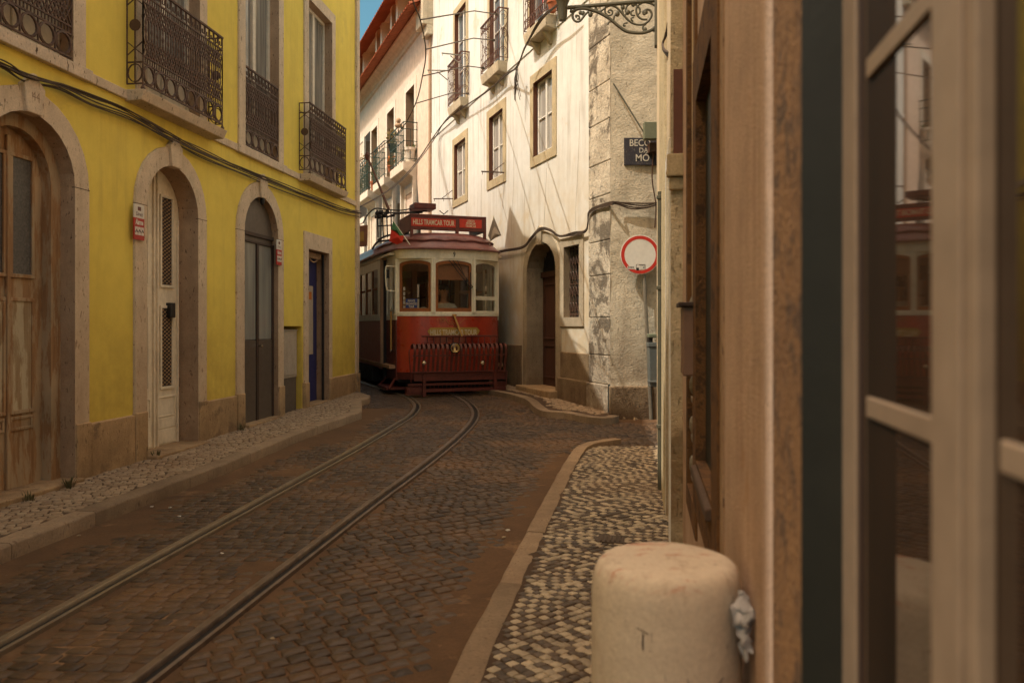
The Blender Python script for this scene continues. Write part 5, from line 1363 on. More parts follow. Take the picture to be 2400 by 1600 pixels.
q = MB(); q.box(BR, -.02, .03, -.05, .05, 4.75, 5.55); q.build('wall_plate', M['lamp_iron'], lb, bevel=.01)

# ---- bollard, crumpled paper, cover
zb_ = at(1558, 1290, 1.85)
bc = Vector((.358, 1.86, 0)); br = .172; bt_ = .893
q = MB(); q.lathe((bc.x, bc.y, .02), [(br * 1.03, 0), (br * 1.02, .3), (br, .6), (br, bt_ - .075), (br * .99, bt_ - .048), (br * .968, bt_ - .027), (br * .93, bt_ - .011), (br * .87, bt_ - .001), (br * .78, bt_ + .004), (br * .4, bt_ + .008), (0, bt_ + .009)], 64)
q.v = [v + Vector((noise.noise(v * 6), noise.noise(v * 6 + Vector((9, 0, 0))), .5 * noise.noise(v * 9))) * .0035 for v in q.v]
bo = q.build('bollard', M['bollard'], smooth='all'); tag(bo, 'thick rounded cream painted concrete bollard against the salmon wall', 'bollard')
def on_b(w, z, o=.0008):
    r = br * (1.0 if z < .7 else .988) + o
    return Vector((bc.x + r * math.sin(w), bc.y - r * math.cos(w), .02 + z))
q = MB()
for pts, r in (([(-.55, .79), (-.47, .785), (-.40, .78)], .0022), ([(-.47, .78), (-.475, .76), (-.47, .745)], .0035), ([(-.52, .775), (-.56, .75)], .0014), ([(-.36, .785), (-.355, .765)], .0012), ([(-.45, .665), (-.3, .64), (-.05, .635), (.3, .65), (.6, .68)], .0012), ([(.08, .69), (.12, .66)], .0016), ([(-.5, .655), (-.35, .63)], .0012), ([(-.2, .70), (-.19, .685)], .001), ([(-.05, .56), (.0, .55), (.01, .57)], .001)):
    q.tube(smoothpath([on_b(*p) for p in pts], 4), r * 1.5, 4, flat=.35)
q.build('scratches', M['scratch'], bo)
r = random.Random(6); q = MB(); pc = at(1742, 1440, 1.72)
q.ball(pc, .042, (.42, .5, 1.2), 36, 28)
q.v = [v + Vector((noise.noise(v * 60), noise.noise(v * 60 + Vector((5, 0, 0))), noise.noise(v * 60 + Vector((0, 5, 0))))) * .016 for v in q.v]
b2 = pc + Vector((.002, -.005, -.062)); n0 = len(q.v); q.ball(b2, .026, (.5, .4, 1.1), 26, 20)
q.v = q.v[:n0] + [v + Vector((noise.noise(v * 70), noise.noise(v * 70 + Vector((5, 0, 0))), noise.noise(v * 70 + Vector((0, 5, 0))))) * .016 for v in q.v[n0:]]
tag(q.build('paper_wad', M['paper']), 'crumpled whitish paper stuck between the bollard and the wall', 'litter')
p = gp(1432, 1265, PR); q = MB(); q.bx(p + Vector((0, 0, .004)), (.17, .17, .012), Matrix.Rotation(-.2, 3, 'Z'))
for k in range(5): q.bx(p + Vector((-.06 + .03 * k, 0, .012)), (.012, .13, .006), Matrix.Rotation(-.2, 3, 'Z'))
tag(q.build('manhole_cover', M['manhole']), 'small square iron cover set in the dark and light pavement', 'manhole cover')
r = random.Random(77)
lit = [(420, 1213), (610, 1148), (356, 1190), (398, 1192), (184, 1258), (716, 1022), (735, 1018), (1180, 1262), (1190, 1245), (520, 1300), (640, 1500)]
for k, (u, v) in enumerate(lit):
    p = gp(u, v); q = MB(); q.ball(p + Vector((0, 0, .012)), .009 + .005 * r.random(), (1.3, .8, .5), 6, 4); q.v = [w + Vector((r.random() - .5, r.random() - .5, 0)) * .012 for w in q.v]
    tag(q.build('litter_scrap', M['white_sign'] if k % 3 != 1 else M['rubble']), 'tiny pale scrap of litter lying on the dusty road', 'litter', 'litter scraps on the road')
# ================================================================== TRAM
gz = g(14.5)
tram = thing('tram', 'old red and cream tram car with roof sign box, flags and slatted lifeguard', 'tram', TR.P(0, -4, gz))
FP = [(-.97, -.385), (-.92, -.27), (-.70, -.13), (-.42, -.035), (-.2, -.008), (0, 0), (.2, -.008), (.42, -.035), (.70, -.13), (.92, -.27), (.97, -.385)]
def band(mb, path, z0, z1, off=0.0, off2=None):
    off2 = off if off2 is None else off2
    pts = []
    for i, (a, b) in enumerate(path):
        a0, b0 = path[max(i - 1, 0)]; a1, b1 = path[min(i + 1, len(path) - 1)]
        n = Vector((-(b1 - b0), (a1 - a0))).normalized()
        pts.append((a + n.x * off, b + n.y * off, a + n.x * off2, b + n.y * off2))
    for p, q in zip(pts, pts[1:]):
        mb.quad(TR.P(p[0], p[1], z0), TR.P(q[0], q[1], z0), TR.P(q[2], q[3], z1), TR.P(p[2], p[3], z1))
full = [(-.97, -1.28)] + FP + [(.97, -1.28)]
q = MB(); band(q, FP, .60, 1.62, .0); body = q.build('dash', M['tram_red'], tram, smooth=True)
q = MB(); band(q, FP, .47, .60, -.01, .012); q.build('fender', M['tram_dark_red'], body, smooth=True)
q = MB(); band(q, FP, 1.62, 1.675, .012, .012); band(q, FP, 1.675, 1.68, .012, -.05); band(q, FP, 1.615, 1.62, 0, .012); q.build('belt_rail', M['tram_cream'], tram, smooth=True)
q = MB(); band(q, full, 2.66, 2.83, .012, .018); band(q, full, 2.655, 2.66, -.04, .012); lbd = q.build('letterboard', M['tram_cream'], tram, smooth=True)
q = MB(); text(q, '9', lambda x, y: TR.P(.0 + x, .0215, 2.735 + y), .125, .75, bold=.001); q.build('number', M['black'], lbd)
# front windows
cor = [(-.97, -.385), (-.385, -.012), (.385, -.012), (.97, -.385)]
for k in range(3):
    A0 = TR.P(*cor[k], 0); B0 = TR.P(*cor[k + 1], 0); t = (B0 - A0).xy; Wd = t.length
    n = Vector((t.y, -t.x)).normalized()
    fr = Fr(A0.xy, t, n)
    op = opath(Wd / 2, Wd / 2 - .045, 1.70, 2.56, .07, 10)
    q = MB(); q.holes(fr, [(0, 1.67), (0, 2.68), (Wd, 2.68), (Wd, 1.67)], [op], 0)
    inn = [fr.P(x, 0, z) for x, z in op]; ib = [fr.P(x, -.05, z) for x, z in op]
    for i in range(len(op)): j = (i + 1) % len(op); q.quad(inn[i], inn[j], ib[j], ib[i])
    for e in (0, Wd): q.box(fr, e - .028, e + .028, -.06, .012, 1.68, 2.66)
    pil = q.build('window_pillars', M['tram_cream'], tram)
    o2 = opath(Wd / 2, Wd / 2 - .045, 1.70, 2.56, .07, 10); i2 = opath(Wd / 2, Wd / 2 - .095, 1.765, 2.52, .055, 10)
    if k == 2: i2 = opath(Wd / 2, Wd / 2 - .06, 1.72, 2.54, .06, 10)
    q = MB()
    for i in range(len(o2)):
        j = (i + 1) % len(o2)
        q.quad(fr.P(*[o2[i][0], -.012, o2[i][1]]), fr.P(o2[j][0], -.012, o2[j][1]), fr.P(i2[j][0], -.012, i2[j][1]), fr.P(i2[i][0], -.012, i2[i][1]))
        q.quad(fr.P(i2[i][0], -.012, i2[i][1]), fr.P(i2[j][0], -.012, i2[j][1]), fr.P(i2[j][0], -.045, i2[j][1]), fr.P(i2[i][0], -.045, i2[i][1]))
    if k == 2: q.box(fr, .07, Wd - .07, -.04, -.01, 1.92, 1.99)
    wf = q.build('windscreen_frame', M['tram_wood'] if k < 2 else M['tram_cream'], tram)
    q = MB(); q.add([fr.P(x, -.03, z) for x, z in i2], [tuple(range(len(i2)))]); q.build('pane', M['tram_glass'], wf)
    if k == 0:
        x0, z1_ = fr.px(951, 700, -.026); x1, z0_ = fr.px(978, 724, -.026)
        q = MB(); q.box(fr, x0, x1, -.027, -.022, z0_, z1_); no = q.build('notice', M['blue_notice'], wf)
        q = MB(); hh = z1_ - z0_
        for w_, f in (('PRIVATE', .78), ('ORGANIZED', .5), ('TOUR', .22)): text(q, w_, lambda x, y: fr.P((x0 + x1) / 2 + x, -.0205, z0_ + hh * f + y), .055, .68, bold=.001)
        q.build('lettering', M['cream_text'], no)
        q = MB(); q.tube([fr.P(x1 + .02 + .16 * t, -.08, z0_ + .03 * math.sin(PI * t)) for t in [i / 8 for i in range(9)]], .012, 5); q.build('brake_wheel', M['white_sign'], wf)
        q = MB()
        for zz in (.0, .09, .17, .25, .34): q.box(fr, x0 - .05, x0 - .01, -.027, -.022, z0_ + zz, z0_ + zz + .06)
        q.build('stickers', M['cabinet'], wf)
    if k == 1:
        q = MB(); q.box(fr, .10, Wd - .10, -.07, -.06, 2.28, 2.57); q.build('sun_blind', M['blind'], wf)
        q = MB()
        a, b = fr.P(Wd * .38, .02, 2.63), fr.P(Wd * .90, .03, 2.13)
        q.tube([a, b], .008, 4); q.tube([fr.P(Wd * .47, .02, 2.63), fr.P(Wd * .96, .03, 2.15)], .008, 4); q.tube([fr.P(Wd * .96, .03, 2.16), fr.P(Wd * .86, .03, 2.10)], .012, 4); q.tube([fr.P(Wd * .91, .012, 2.42), fr.P(Wd * .90, .012, 1.80)], .010, 4); q.tube([fr.P(Wd * .58, .02, 2.63), fr.P(Wd * .90, .03, 2.13)], .006, 4)
        q.build('wiper', M['black'], wf)
# vestibule sides (folding door on the left, plain panel on the right)
for sd in (-1, 1):
    a = .97 * sd
    q = MB(); q.box(TR, a - .02, a + .02, -1.27, -.385, .45, 1.55); dr = q.build('side_door', M['tram_dark_red'], tram, bevel=.005)
    q = MB()
    for b in (-1.27, -.98, -.83, -.53, -.42): q.box(TR, a - .022, a + .022, b, b + .045, 1.62, 2.66)
    q.box(TR, a - .022, a + .022, -1.27, -.385, 1.55, 1.64); q.box(TR, a - .022, a + .022, -1.27, -.385, 2.56, 2.67)
    q.build('door_posts', M['tram_cream'], dr)
    q = MB(); q.quad(TR.P(a, -1.25, 1.62), TR.P(a, -.40, 1.62), TR.P(a, -.40, 2.58), TR.P(a, -1.25, 2.58)); q.build('pane', M['tram_glass'], dr)
    q = MB(); q.box(TR, min(a, a + .075 * sd), max(a, a + .075 * sd), -1.33, -1.27, .45, 2.7); q.build('corner_post', M['dark_iron'], tram)
q = MB()
q.tube([TR.P(-1.03, -.62, .98), TR.P(-1.03, -.62, 1.72)], .017, 6); q.build('handrail', M['gold'], tram)
q = MB(); q.ball(TR.P(-1.03, -.62, .98), .028, n=8, m=5); q.ball(TR.P(-1.03, -.62, 1.73), .028, n=8, m=5); q.build('handrail_knob', M['chrome'], tram)
q = MB(); m0 = [TR.PX(u, v, -.45) for u, v in ((930, 625), (908, 624), (904, 630), (904, 652), (906, 674), (910, 681), (930, 682))]; q.tube(smoothpath(m0, 4), .013, 5); mi = q.build('mirror_bracket', M['tram_cream'], tram)
q = MB(); q.hexa([TR.PX(u, v, b) for b in (-.46, -.48) for u, v in ((905, 652), (913, 652), (913, 632), (905, 632))]); q.build('mirror', M['black'], mi)
# saloon body
BL = -7.7
for sd in (-1, 1):
    a = 1.06 * sd; lo, hi = min(a, a - .05 * sd), max(a, a - .05 * sd)
    q = MB(); q.box(TR, lo, hi, BL, -1.70, .62, 1.54); q.box(TR, lo + .004 * sd, hi + .004 * sd, BL, -1.7, 1.07, 1.085); sp_ = q.build('side_panel', M['tram_side'], tram, bevel=.004)
    q = MB(); q.box(TR, lo, hi, -1.70, -1.34, .60, 1.54); q.build('red_end_panel', M['tram_red'], sp_)
    q = MB(); q.box(TR, lo - .006, hi + .006, BL, -1.34, 1.54, 1.67); q.box(TR, lo - .004, hi + .004, BL, -1.34, 2.56, 2.84)
    q.box(TR, lo - .002, hi + .002, -1.78, -1.34, 1.67, 2.56)
    n = 8
    for k in range(n + 1):
        b = BL + (-1.78 - BL) * k / n; q.box(TR, lo, hi, b - .035, b + .035, 1.67, 2.56)
    q.build('side_frame', M['tram_cream'], tram, bevel=.004)
    for k in range(n):
        b0 = BL + (-1.78 - BL) * k / n + .035; b1 = BL + (-1.78 - BL) * (k + 1) / n - .035
        q = MB(); q.box(TR, lo + .01, hi - .01, b0, b1, 2.16, 2.20); q.box(TR, lo + .01, hi - .01, b0, b0 + .03, 1.67, 2.56); q.box(TR, lo + .01, hi - .01, b1 - .03, b1, 1.67, 2.56)
        w_ = q.build('window', M['tram_wood'], tram)
        q = MB(); am = (lo + hi) / 2; q.quad(TR.P(am, b0, 1.67), TR.P(am, b1, 1.67), TR.P(am, b1, 2.56), TR.P(am, b0, 2.56)); q.build('pane', M['tram_glass'], w_)
q = MB(); q.box(TR, -1.1, 1.1, BL, -.45, .66, .72); q.build('floor', M['tram_inner'], tram)
q = MB(); q.box(TR, -1.09, 1.09, BL, -.5, 2.74, 2.78); q.build('ceiling', M['tram_ceiling'], tram)
for b, nm in ((-1.33, 'front_bulkhead'), (BL + .03, 'rear_bulkhead')):
    q = MB()
    for a0, a1 in ((-1.1, -1.0), (-.48, -.38), (.38, .48), (1.0, 1.1), (-.76, -.72), (.72, .76)): q.box(TR, a0, a1, b, b + .04, .72, 2.74)
    if b < -5: q.box(TR, -1.05, 1.05, b + .006, b + .03, .72, 2.5)
    for a0, a1 in ((-1.0, -.48), (.48, 1.0)): q.box(TR, a0, a1, b + .002, b + .038, .72, 1.62); q.box(TR, a0, a1, b + .002, b + .038, 2.08, 2.14)
    q.box(TR, -1.1, 1.1, b + .004, b + .036, 2.5, 2.74)
    q.build(nm, M['tram_inner'], tram, bevel=.004)
for k in range(6):
    b = -2.0 - k * .95
    for a0, a1 in ((-1.05, -.32), (.32, 1.05)):
        q = MB(); q.box(TR, a0, a1, b - .40, b, 1.12, 1.2); q.box(TR, a0, a1, b - .43, b - .39, 1.12, 1.75); q.box(TR, a0, a0 + .05, b - .35, b - .05, .72, 1.12); q.build('seat', M['tram_inner'], tram, bevel=.01)
q = MB(); q.box(TR, .16, .36, -.62, -.42, .72, 1.62); q.lathe(TR.P(.26, -.52, 1.62), [(.10, 0), (.10, .06), (.03, .08), (0, .08)], 14); q.tube([TR.P(.26, -.52, 1.72), TR.P(.20, -.60, 1.73)], .014, 6); q.build('controller', M['gold'], tram, bevel=.01)
# roof
half = [(0, .075), (.22, .068), (.44, .035), (.72, -.085), (.95, -.27), (1.03, -.5), (1.07, -.85), (1.11, -1.3), (1.14, -1.9), (1.14, -3), (1.14, -5), (1.14, -7), (1.05, -7.7), (.6, -8.1), (0, -8.15)]
outl = half + [(-a, b) for a, b in half[-2:0:-1]]
rings = [(0.0, 2.825), (0.0, 2.845), (.03, 2.89), (.085, 2.955), (.10, 2.99), (.125, 3.05), (.18, 3.105), (.30, 3.155), (.52, 3.185), (.8, 3.20), (.97, 3.205)]
q = MB(); n = len(outl)
for f, z in rings:
    for a, b in outl:
        fb = f * 1.15 / 4.1
        q.v.append(TR.P(a * (1 - f), -4.04 + (b + 4.04) * (1 - fb), z))
q.f = [(i * n + k, i * n + (k + 1) % n, (i + 1) * n + (k + 1) % n, (i + 1) * n + k) for i in range(len(rings) - 1) for k in range(n)] + [tuple((len(rings) - 1) * n + k for k in range(n)), tuple(range(n))]
roof = q.build('roof', M['tram_roof'], tram, smooth=True)
q = MB(); q.tube([TR.P(a * 1.005, b + .01, 2.838) for a, b in smoothpath2(outl)], .020, 6, closed=True); q.build('gutter', M['tram_roof'], roof, smooth=True)
q = MB()
f = .095; fb = f * 1.15 / 4.1
ln = [TR.P(a * (1 - f), -4.04 + (b + 4.04) * (1 - fb), 2.985 + .012 * abs(math.sin(3.2 * i))) for i, (a, b) in enumerate(outl) if b > -3]
ln = [TR.P(a * (1 - f), -4.04 + (b + 4.04) * (1 - fb), 2.985) for a, b in ([(-a, b) for a, b in half[8:0:-1]] + half[:9])]
ln = [p + Vector((0, 0, .022 * abs(math.sin(i * .35)))) for i, p in enumerate(smoothpath(ln, 5))]
q.tube(ln, .016, 5); q.build('roof_rib', M['tram_dark_red'], roof, smooth=True)
# sign box on the roof
bS = -.32
x0, zt = TR.px(962, 500, bS); x1, _ = TR.px(1140, 504, bS); _, zb = TR.px(962, 537, bS); _, zl = TR.px(962, 562, bS)
q = MB()
q.box(TR, x0, x1, bS - .95, bS, zt - .045, zt); q.box(TR, x0 + .002, x1 - .002, bS - .06, bS - .004, zb, zt - .045); q.box(TR, x0, x0 + .05, bS - .93, bS - .06, zb - .02, zt - .045); q.box(TR, x1 - .05, x1, bS - .93, bS - .06, zb, zt - .045)
for x in (x0, x1 - .055):
    q.box(TR, x, x + .055, bS - .055, bS + .002, 2.98, zt - .045); q.box(TR, x, x + .055, bS - .95, bS - .89, 3.0, zt - .045)
xm, _ = TR.px(1072, 520, bS); q.box(TR, xm - .03, xm + .03, bS - .05, bS + .002, 3.1, zt - .045)
sb = q.build('sign_box', M['tram_dark_red'], tram, bevel=.008)
for (ua, va, ub, vb), lines, sz_, sx_ in (((964, 509, 1068, 534), ['HILLS TRAMCAR TOUR'], .115, .66), ((1077, 512, 1129, 536), ['LISBON', 'PREMIUM', 'TRAMCAR'], .052, .85)):
    a0, z1_ = TR.px(ua, va, bS); a1, z0_ = TR.px(ub, vb, bS); z1_ -= .01; z0_ += .0
    q = MB(); q.box(TR, a0, a1, bS - .01, bS + .004, z0_, z1_); pn = q.build('sign_panel', M['sign_red'], sb, bevel=.003)
    q = MB()
    for i, l in enumerate(lines):
        zc_ = (z0_ + z1_) / 2 + ((len(lines) - 1) / 2 - i) * (z1_ - z0_) * .30
        text(q, l, lambda x, y: TR.P((a0 + a1) / 2 + x, bS + .0055, zc_ + y * 1.15), sz_, sx_, bold=.0025 if len(lines) == 1 else .0008)
    q.build('lettering', M['cream_text'], pn)
# roof gear: trolley base, board, pole, hoops
q = MB(); a, z = TR.px(988, 488, -2.4); q.box(TR, a - .22, a + .24, -2.6, -2.1, z - .05, z + .07); q.build('roof_board', M['tram_dark_red'], tram, bevel=.015)
q = MB()
q.tube(smoothpath([TR.PX(u, v, -2.5) for u, v in ((975, 487), (940, 493), (905, 491), (880, 489), (862, 503), (851, 523))], 4), .014, 5)
q.tube(smoothpath([TR.PX(u, v, -2.3) for u, v in ((1000, 495), (960, 497), (915, 499), (885, 498), (880, 512))], 4), .016, 5)
q.tube([TR.PX(990, 498, -2.2), TR.PX(930, 500, -2.2), TR.PX(905, 510, -2.2)], .02, 5)
for u in (884, 896, 906, 916): q.tube([TR.PX(u, 492, -2.6), TR.PX(u + 2, 556, -2.6)], .016, 5)
q.tube([TR.PX(878, 510, -2.6), TR.PX(925, 506, -2.6)], .018, 5); q.tube([TR.PX(884, 530, -2.6), TR.PX(918, 528, -2.6)], .014, 5)
for u, v in ((884, 500), (892, 498), (902, 505), (908, 497), (888, 508)): q.ball(TR.PX(u, v, -2.55), .05, n=8, m=5)
q.tube([TR.PX(1030, 494, -1), TR.PX(1040, 502, -1), TR.PX(1050, 494, -1)], .012, 4)
q.build('trolley_base', M['dark_iron'], tram)
q = MB(); q.tube([TR.PX(911, 490, -2.7), cwp(861, 366)], .022, 6, rs=[.03, .018]); e = cwp(861, 366); q.ball(e, .06, (1, 1, 1.6), 8, 5); q.build('trolley_pole', M['iron_red'], tram)
q = MB(); q.hexa([TR.PX(u, v, b) for b in (-3.0, -3.25) for u, v in ((826, 580), (861, 577), (862, 527), (826, 531))]); db = q.build('destination_board', M['blind'], tram, bevel=.01)
q = MB(); q.hexa([TR.PX(u, v, b) for b in (-2.985, -2.99) for u, v in ((838, 566), (853, 565), (853, 542), (838, 544))]); q.build('board_panel', M['gold_plate'], db)
q = MB(); q.lathe(TR.P(-.62, -1.6, 3.08), [(.16, 0), (.16, .2), (.1, .26), (0, .28)], 14); q.build('roof_lamp', M['dark_iron'], tram, smooth=True)
q = MB(); q.tube(smoothpath([TR.PX(u, v, -.9) for u, v in ((885, 563), (905, 553), (925, 549))], 4), .02, 5); q.tube(smoothpath([TR.PX(u, v, -.9) for u, v in ((872, 584), (885, 567), (905, 564), (925, 560))], 4), .02, 5); q.build('roof_cable', M['dark_iron'], tram)
# flags
q = MB(); q.tube([TR.PX(961, 574, .07), TR.PX(920, 515, .07)], .009, 5); fl = q.build('flag', M['tram_cream'], tram)
def cloth(pts, m, nm, par, b=.07):
    q = MB(); P = [TR.PX(u, v, b + o) for u, v, o in pts]; c = sum(P, Vector()) / len(P) + TR.P(0, .05, 0) - TR.P(0, 0, 0)
    q.add(P + [c], [(i, (i + 1) % len(P), len(P)) for i in range(len(P))]); q.build(nm, m, par, recalc=False)
cloth([(921, 518, 0), (947, 552, 0), (937, 553, .05), (926, 542, .02), (917, 538, .04)], M['flag_green'], 'green_cloth', fl)
cloth([(917, 538, .04), (926, 542, .02), (937, 553, .05), (947, 552, 0), (943, 568, .03), (931, 573, .0), (912, 565, .05)], M['flag_red'], 'red_cloth', fl)
q = MB(); q.tube([TR.PX(1146, 588, -.3), TR.PX(1157, 506, -.3)], .009, 5); fl = q.build('flag', M['tram_cream'], tram)
cloth([(1157, 507, 0), (1175, 552, .04), (1162, 557, 0), (1150, 565, .03), (1144, 552, 0)], M['flag_grey'], 'grey_cloth', fl, -.3)
cloth([(1160, 530, .03), (1173, 551, .05), (1158, 557, .03), (1150, 562, .04), (1153, 542, .03)], M['flag_light'], 'light_cloth', fl, -.28)
# dash ornaments
def dz(u, v, o=.012): return TR.PX(u, v, -.004 + o)
T2 = lambda pts: [dz(800 + x / 5.6, 700 + y / 5.6) for x, y in pts]
q = MB()
for pts, r in (([(1270, 290), (1258, 270), (1280, 255), (1305, 270), (1300, 290), (1330, 300), (1350, 285), (1340, 260), (1320, 275)], .006), ([(1290, 262), (1350, 258), (1390, 300), (1430, 335), (1470, 320), (1480, 300)], .007), ([(1470, 260), (1430, 265), (1420, 300), (1450, 310), (1455, 290)], .006), ([(1560, 320), (1590, 290), (1620, 262), (1650, 262)], .005), ([(1490, 330), (1470, 345), (1490, 360), (1505, 345), (1490, 330)], .005), ([(1090, 262), (1250, 262)], .003), ([(1650, 262), (1800, 258)], .003)):
    q.tube(smoothpath(T2(pts), 4), r, 4, flat=.5)
q.build('gilt_scroll', M['gold'], body)
q = MB(); pl_ = [(1130, 425), (1170, 378), (1780, 374), (1820, 420), (1790, 470), (1165, 482)]
q.add([dz(800 + x / 5.6, 700 + y / 5.6, .012) for x, y in pl_], [tuple(range(6))]); gp_ = q.build('name_board', M['gold_plate'], body, recalc=False)
q = MB(); a0, z0_ = TR.px(1011, 786, .01); a1, z1_ = TR.px(1115, 773, .01); zc_ = (z0_ + z1_) / 2
text(q, 'HILLS TRAMCAR TOUR', lambda x, y: TR.P((a0 + a1) / 2 + x, .0105, zc_ + y * 1.2), .115, .74, bold=.002); q.build('lettering', M['cream_text'], gp_)
q = MB(); q.tube([TR.PX(1064, 738, .03), TR.PX(1083, 788, .13)], .019, 6); q.tube([TR.PX(1060, 738, .03), TR.PX(1070, 738, .03)], .015, 5); q.build('gilt_pole', M['gold'], tram, smooth=True)
# slatted lifeguard
q = MB(); q.tube([TR.P(-.62, .12, 1.255), TR.P(.80, .12, 1.255)], .016, 6); q.box(TR, -.62, .4, .02, .12, 1.25, 1.262)
for k in range(12): a = -.5 + .12 * k; q.tube([TR.P(a, .0, 1.25), TR.P(a, .03, 1.05)], .010, 4)
q.build('upper_rod', M['tram_dark_red'], tram)
q = MB(); n = 21
for k in range(n):
    a = -.82 + 1.68 * k / (n - 1); pts = []
    for w in [PI * .95 - i * PI * 1.0 / 8 for i in range(9)]:
        pts.append((.30 + .12 * math.cos(w), 1.02 + .11 * math.sin(w)))
    pts += [(.40, .90), (.36, .76), (.33, .62)]
    V = []
    for b, z in pts: V += [TR.P(a - .022, b, z), TR.P(a + .022, b, z), TR.P(a + .022, b - .012, z - .008), TR.P(a - .022, b - .012, z - .008)]
    q.add(V, [(i * 4 + j, i * 4 + (j + 1) % 4, i * 4 + 4 + (j + 1) % 4, i * 4 + 4 + j) for i in range(len(pts) - 1) for j in range(4)])
lg = q.build('lifeguard', M['tram_slat'], tram)
q = MB()
for b, z in ((.385, .92), (.33, .63), (.20, 1.08)): q.tube([TR.P(-.85, b, z), TR.P(.89, b, z)], .014, 5)
q.tube(smoothpath([TR.P(-.86, .2, 1.02), TR.P(-.90, .3, .95), TR.P(-.88, .33, .63), TR.P(-.86, .30, .45)], 4), .012, 5); q.tube([TR.P(.9, .33, .63), TR.P(.9, .3, .35)], .012, 5)
q.box(TR, -.80, .9, .24, .27, .47, .60)
for a in (-.62, .70): q.box(TR, a - .028, a + .028, .24, .29, gz + .02, .62)
q.box(TR, -.9, .9, .20, .24, .385, .425); q.box(TR, -.88, .92, .16, .24, .27, .325)
for k in range(22): a = -.8 + 1.6 * k / 21; q.tube([TR.P(a, .18, .30), TR.P(a, .20, .40)], .008, 4)
q.box(TR, -.92, -.62, .05, .22, gz + .05, gz + .18); q.box(TR, .74, .92, .05, .22, .3, .42)
q.build('lifeguard_frame', M['tram_dark_red'], lg)
q = MB(); hc = TR.PX(1066, 815, .42); ax = (TR.n.x, TR.n.y, 0)
q.lathe(hc - Vector(ax) * .1, [(.05, 0), (.085, .02), (.098, .12), (.098, .14), (.086, .145)], 20, axis=ax, cap=False); hl = q.build('headlight', M['dark_iron'], tram, smooth=True)
q = MB(); q.lathe(hc - Vector(ax) * .03, [(0, 0), (.05, .012), (.084, .06)], 20, axis=ax, cap=False); q.build('reflector', M['chrome_warm'], hl, smooth='all')
q = MB(); q.lathe(hc + Vector(ax) * .045, [(.084, 0), (.06, .018), (0, .03)], 20, axis=ax, cap=False); q.build('lens', M['tram_glass'], hl, smooth='all')
for u, v in ((994, 850), (1131, 850)):
    c = TR.PX(u, v, .38); q = MB(); q.lathe(c - Vector(ax) * .03, [(.0, 0), (.04, .0), (.042, .04), (.03, .055), (0, .06)], 14, axis=ax); q.build('marker_lamp', M['chrome'], tram, smooth=True)
# under the floor
q = MB(); q.box(TR, -.95, .95, -7.3, -.35, .42, .6); q.box(TR, -.8, .8, -1.2, -.4, .28, .44); q.box(TR, -1.1, -.9, -3.6, -2.2, .32, .62); q.box(TR, -.75, .75, -4.8, -2.0, .30, .45)
q.build('underframe', M['dark_iron'], tram)
for b in (-2.6, -4.6):
    for a in (-.45, .45):
        q = MB(); q.lathe(TR.P(a - .05, b, gz + .33), [(.0, 0), (.33, 0), (.33, .09), (0, .09)], 28, axis=(TR.t.x, TR.t.y, 0)); q.build('wheel', M['dark_iron'], tram, smooth=True)
q = MB(); q.hexa([TR.P(-.97, -1.22, .46), TR.P(-.97, -.45, .46), TR.P(-.72, -.45, .46), TR.P(-.72, -1.22, .46)] + [TR.P(-.97, -1.22, .50), TR.P(-.97, -.45, .50), TR.P(-.72, -.45, .50), TR.P(-.72, -1.22, .50)])
for b in (-1.2, -.47): q.tube([TR.P(-.99, b, .47), TR.P(-1.12, b + (.12 if b > -1 else -.12), gz + .12)], .022, 4)
q.box(TR, -1.16, -.82, -1.30, -.40, gz + .10, gz + .145); q.build('entrance_step', M['tram_dark_red'], tram)

# ---- driver
def skinned(name, nodes, edges, m, parent, sub=2):
    me = bpy.data.meshes.new(name); org = Vector(parent['_o']) if parent else Vector(nodes[0][0])
    me.from_pydata([Vector(p) - org for p, r in nodes], edges, [])
    o = bpy.data.objects.new(name, me); COL.objects.link(o)
    sk = o.modifiers.new('skin', 'SKIN'); sk.use_smooth_shade = True
    ss = o.modifiers.new('subdivision', 'SUBSURF'); ss.levels = sub; ss.render_levels = sub
    for i, (p, r) in enumerate(nodes):
        v = me.skin_vertices[0].data[i]; v.radius = (r, r) if not isinstance(r, tuple) else r
        v.use_root = (i == 0)
    me.materials.append(m)
    # bake the modifiers into one continuous mesh
    bpy.context.view_layer.update()
    ev = o.evaluated_get(bpy.context.evaluated_depsgraph_get()); m2 = bpy.data.meshes.new_from_object(ev)
    o.modifiers.clear(); o.data = m2
    o['_o'] = list(org)
    if parent: o.parent = parent
    else: o.location = org
    return o
DP = lambda a, b, z: TR.P(.015 + a, -.80 + b, z)
n = [(DP(0, 0, 1.30), .15), (DP(0, .02, 1.46), .13), (DP(0, .02, 1.64), .15), (DP(0, .02, 1.80), .13), (DP(0, .025, 1.90), .06), (DP(0, .035, 1.97), .055), (DP(0, .045, 2.06), .088), (DP(0, .045, 2.14), .092), (DP(0, .035, 2.20), .06)]
e = [(0, 1), (1, 2), (2, 3), (3, 4), (4, 5), (5, 6), (6, 7), (7, 8)]
def limb(root, pts):
    prev = root
    for p, r in pts: n.append((p, r)); e.append((prev, len(n) - 1)); prev = len(n) - 1
    return prev
hR = limb(3, [(DP(.18, .02, 1.80), .062), (DP(.27, .12, 1.62), .048), (DP(.25, .26, 1.71), .034), (DP(.24, .29, 1.725), .03)])
hL = limb(3, [(DP(-.18, .02, 1.80), .062), (DP(-.27, .10, 1.60), .048), (DP(-.17, .30, 1.66), .034), (DP(-.155, .33, 1.67), .03)])
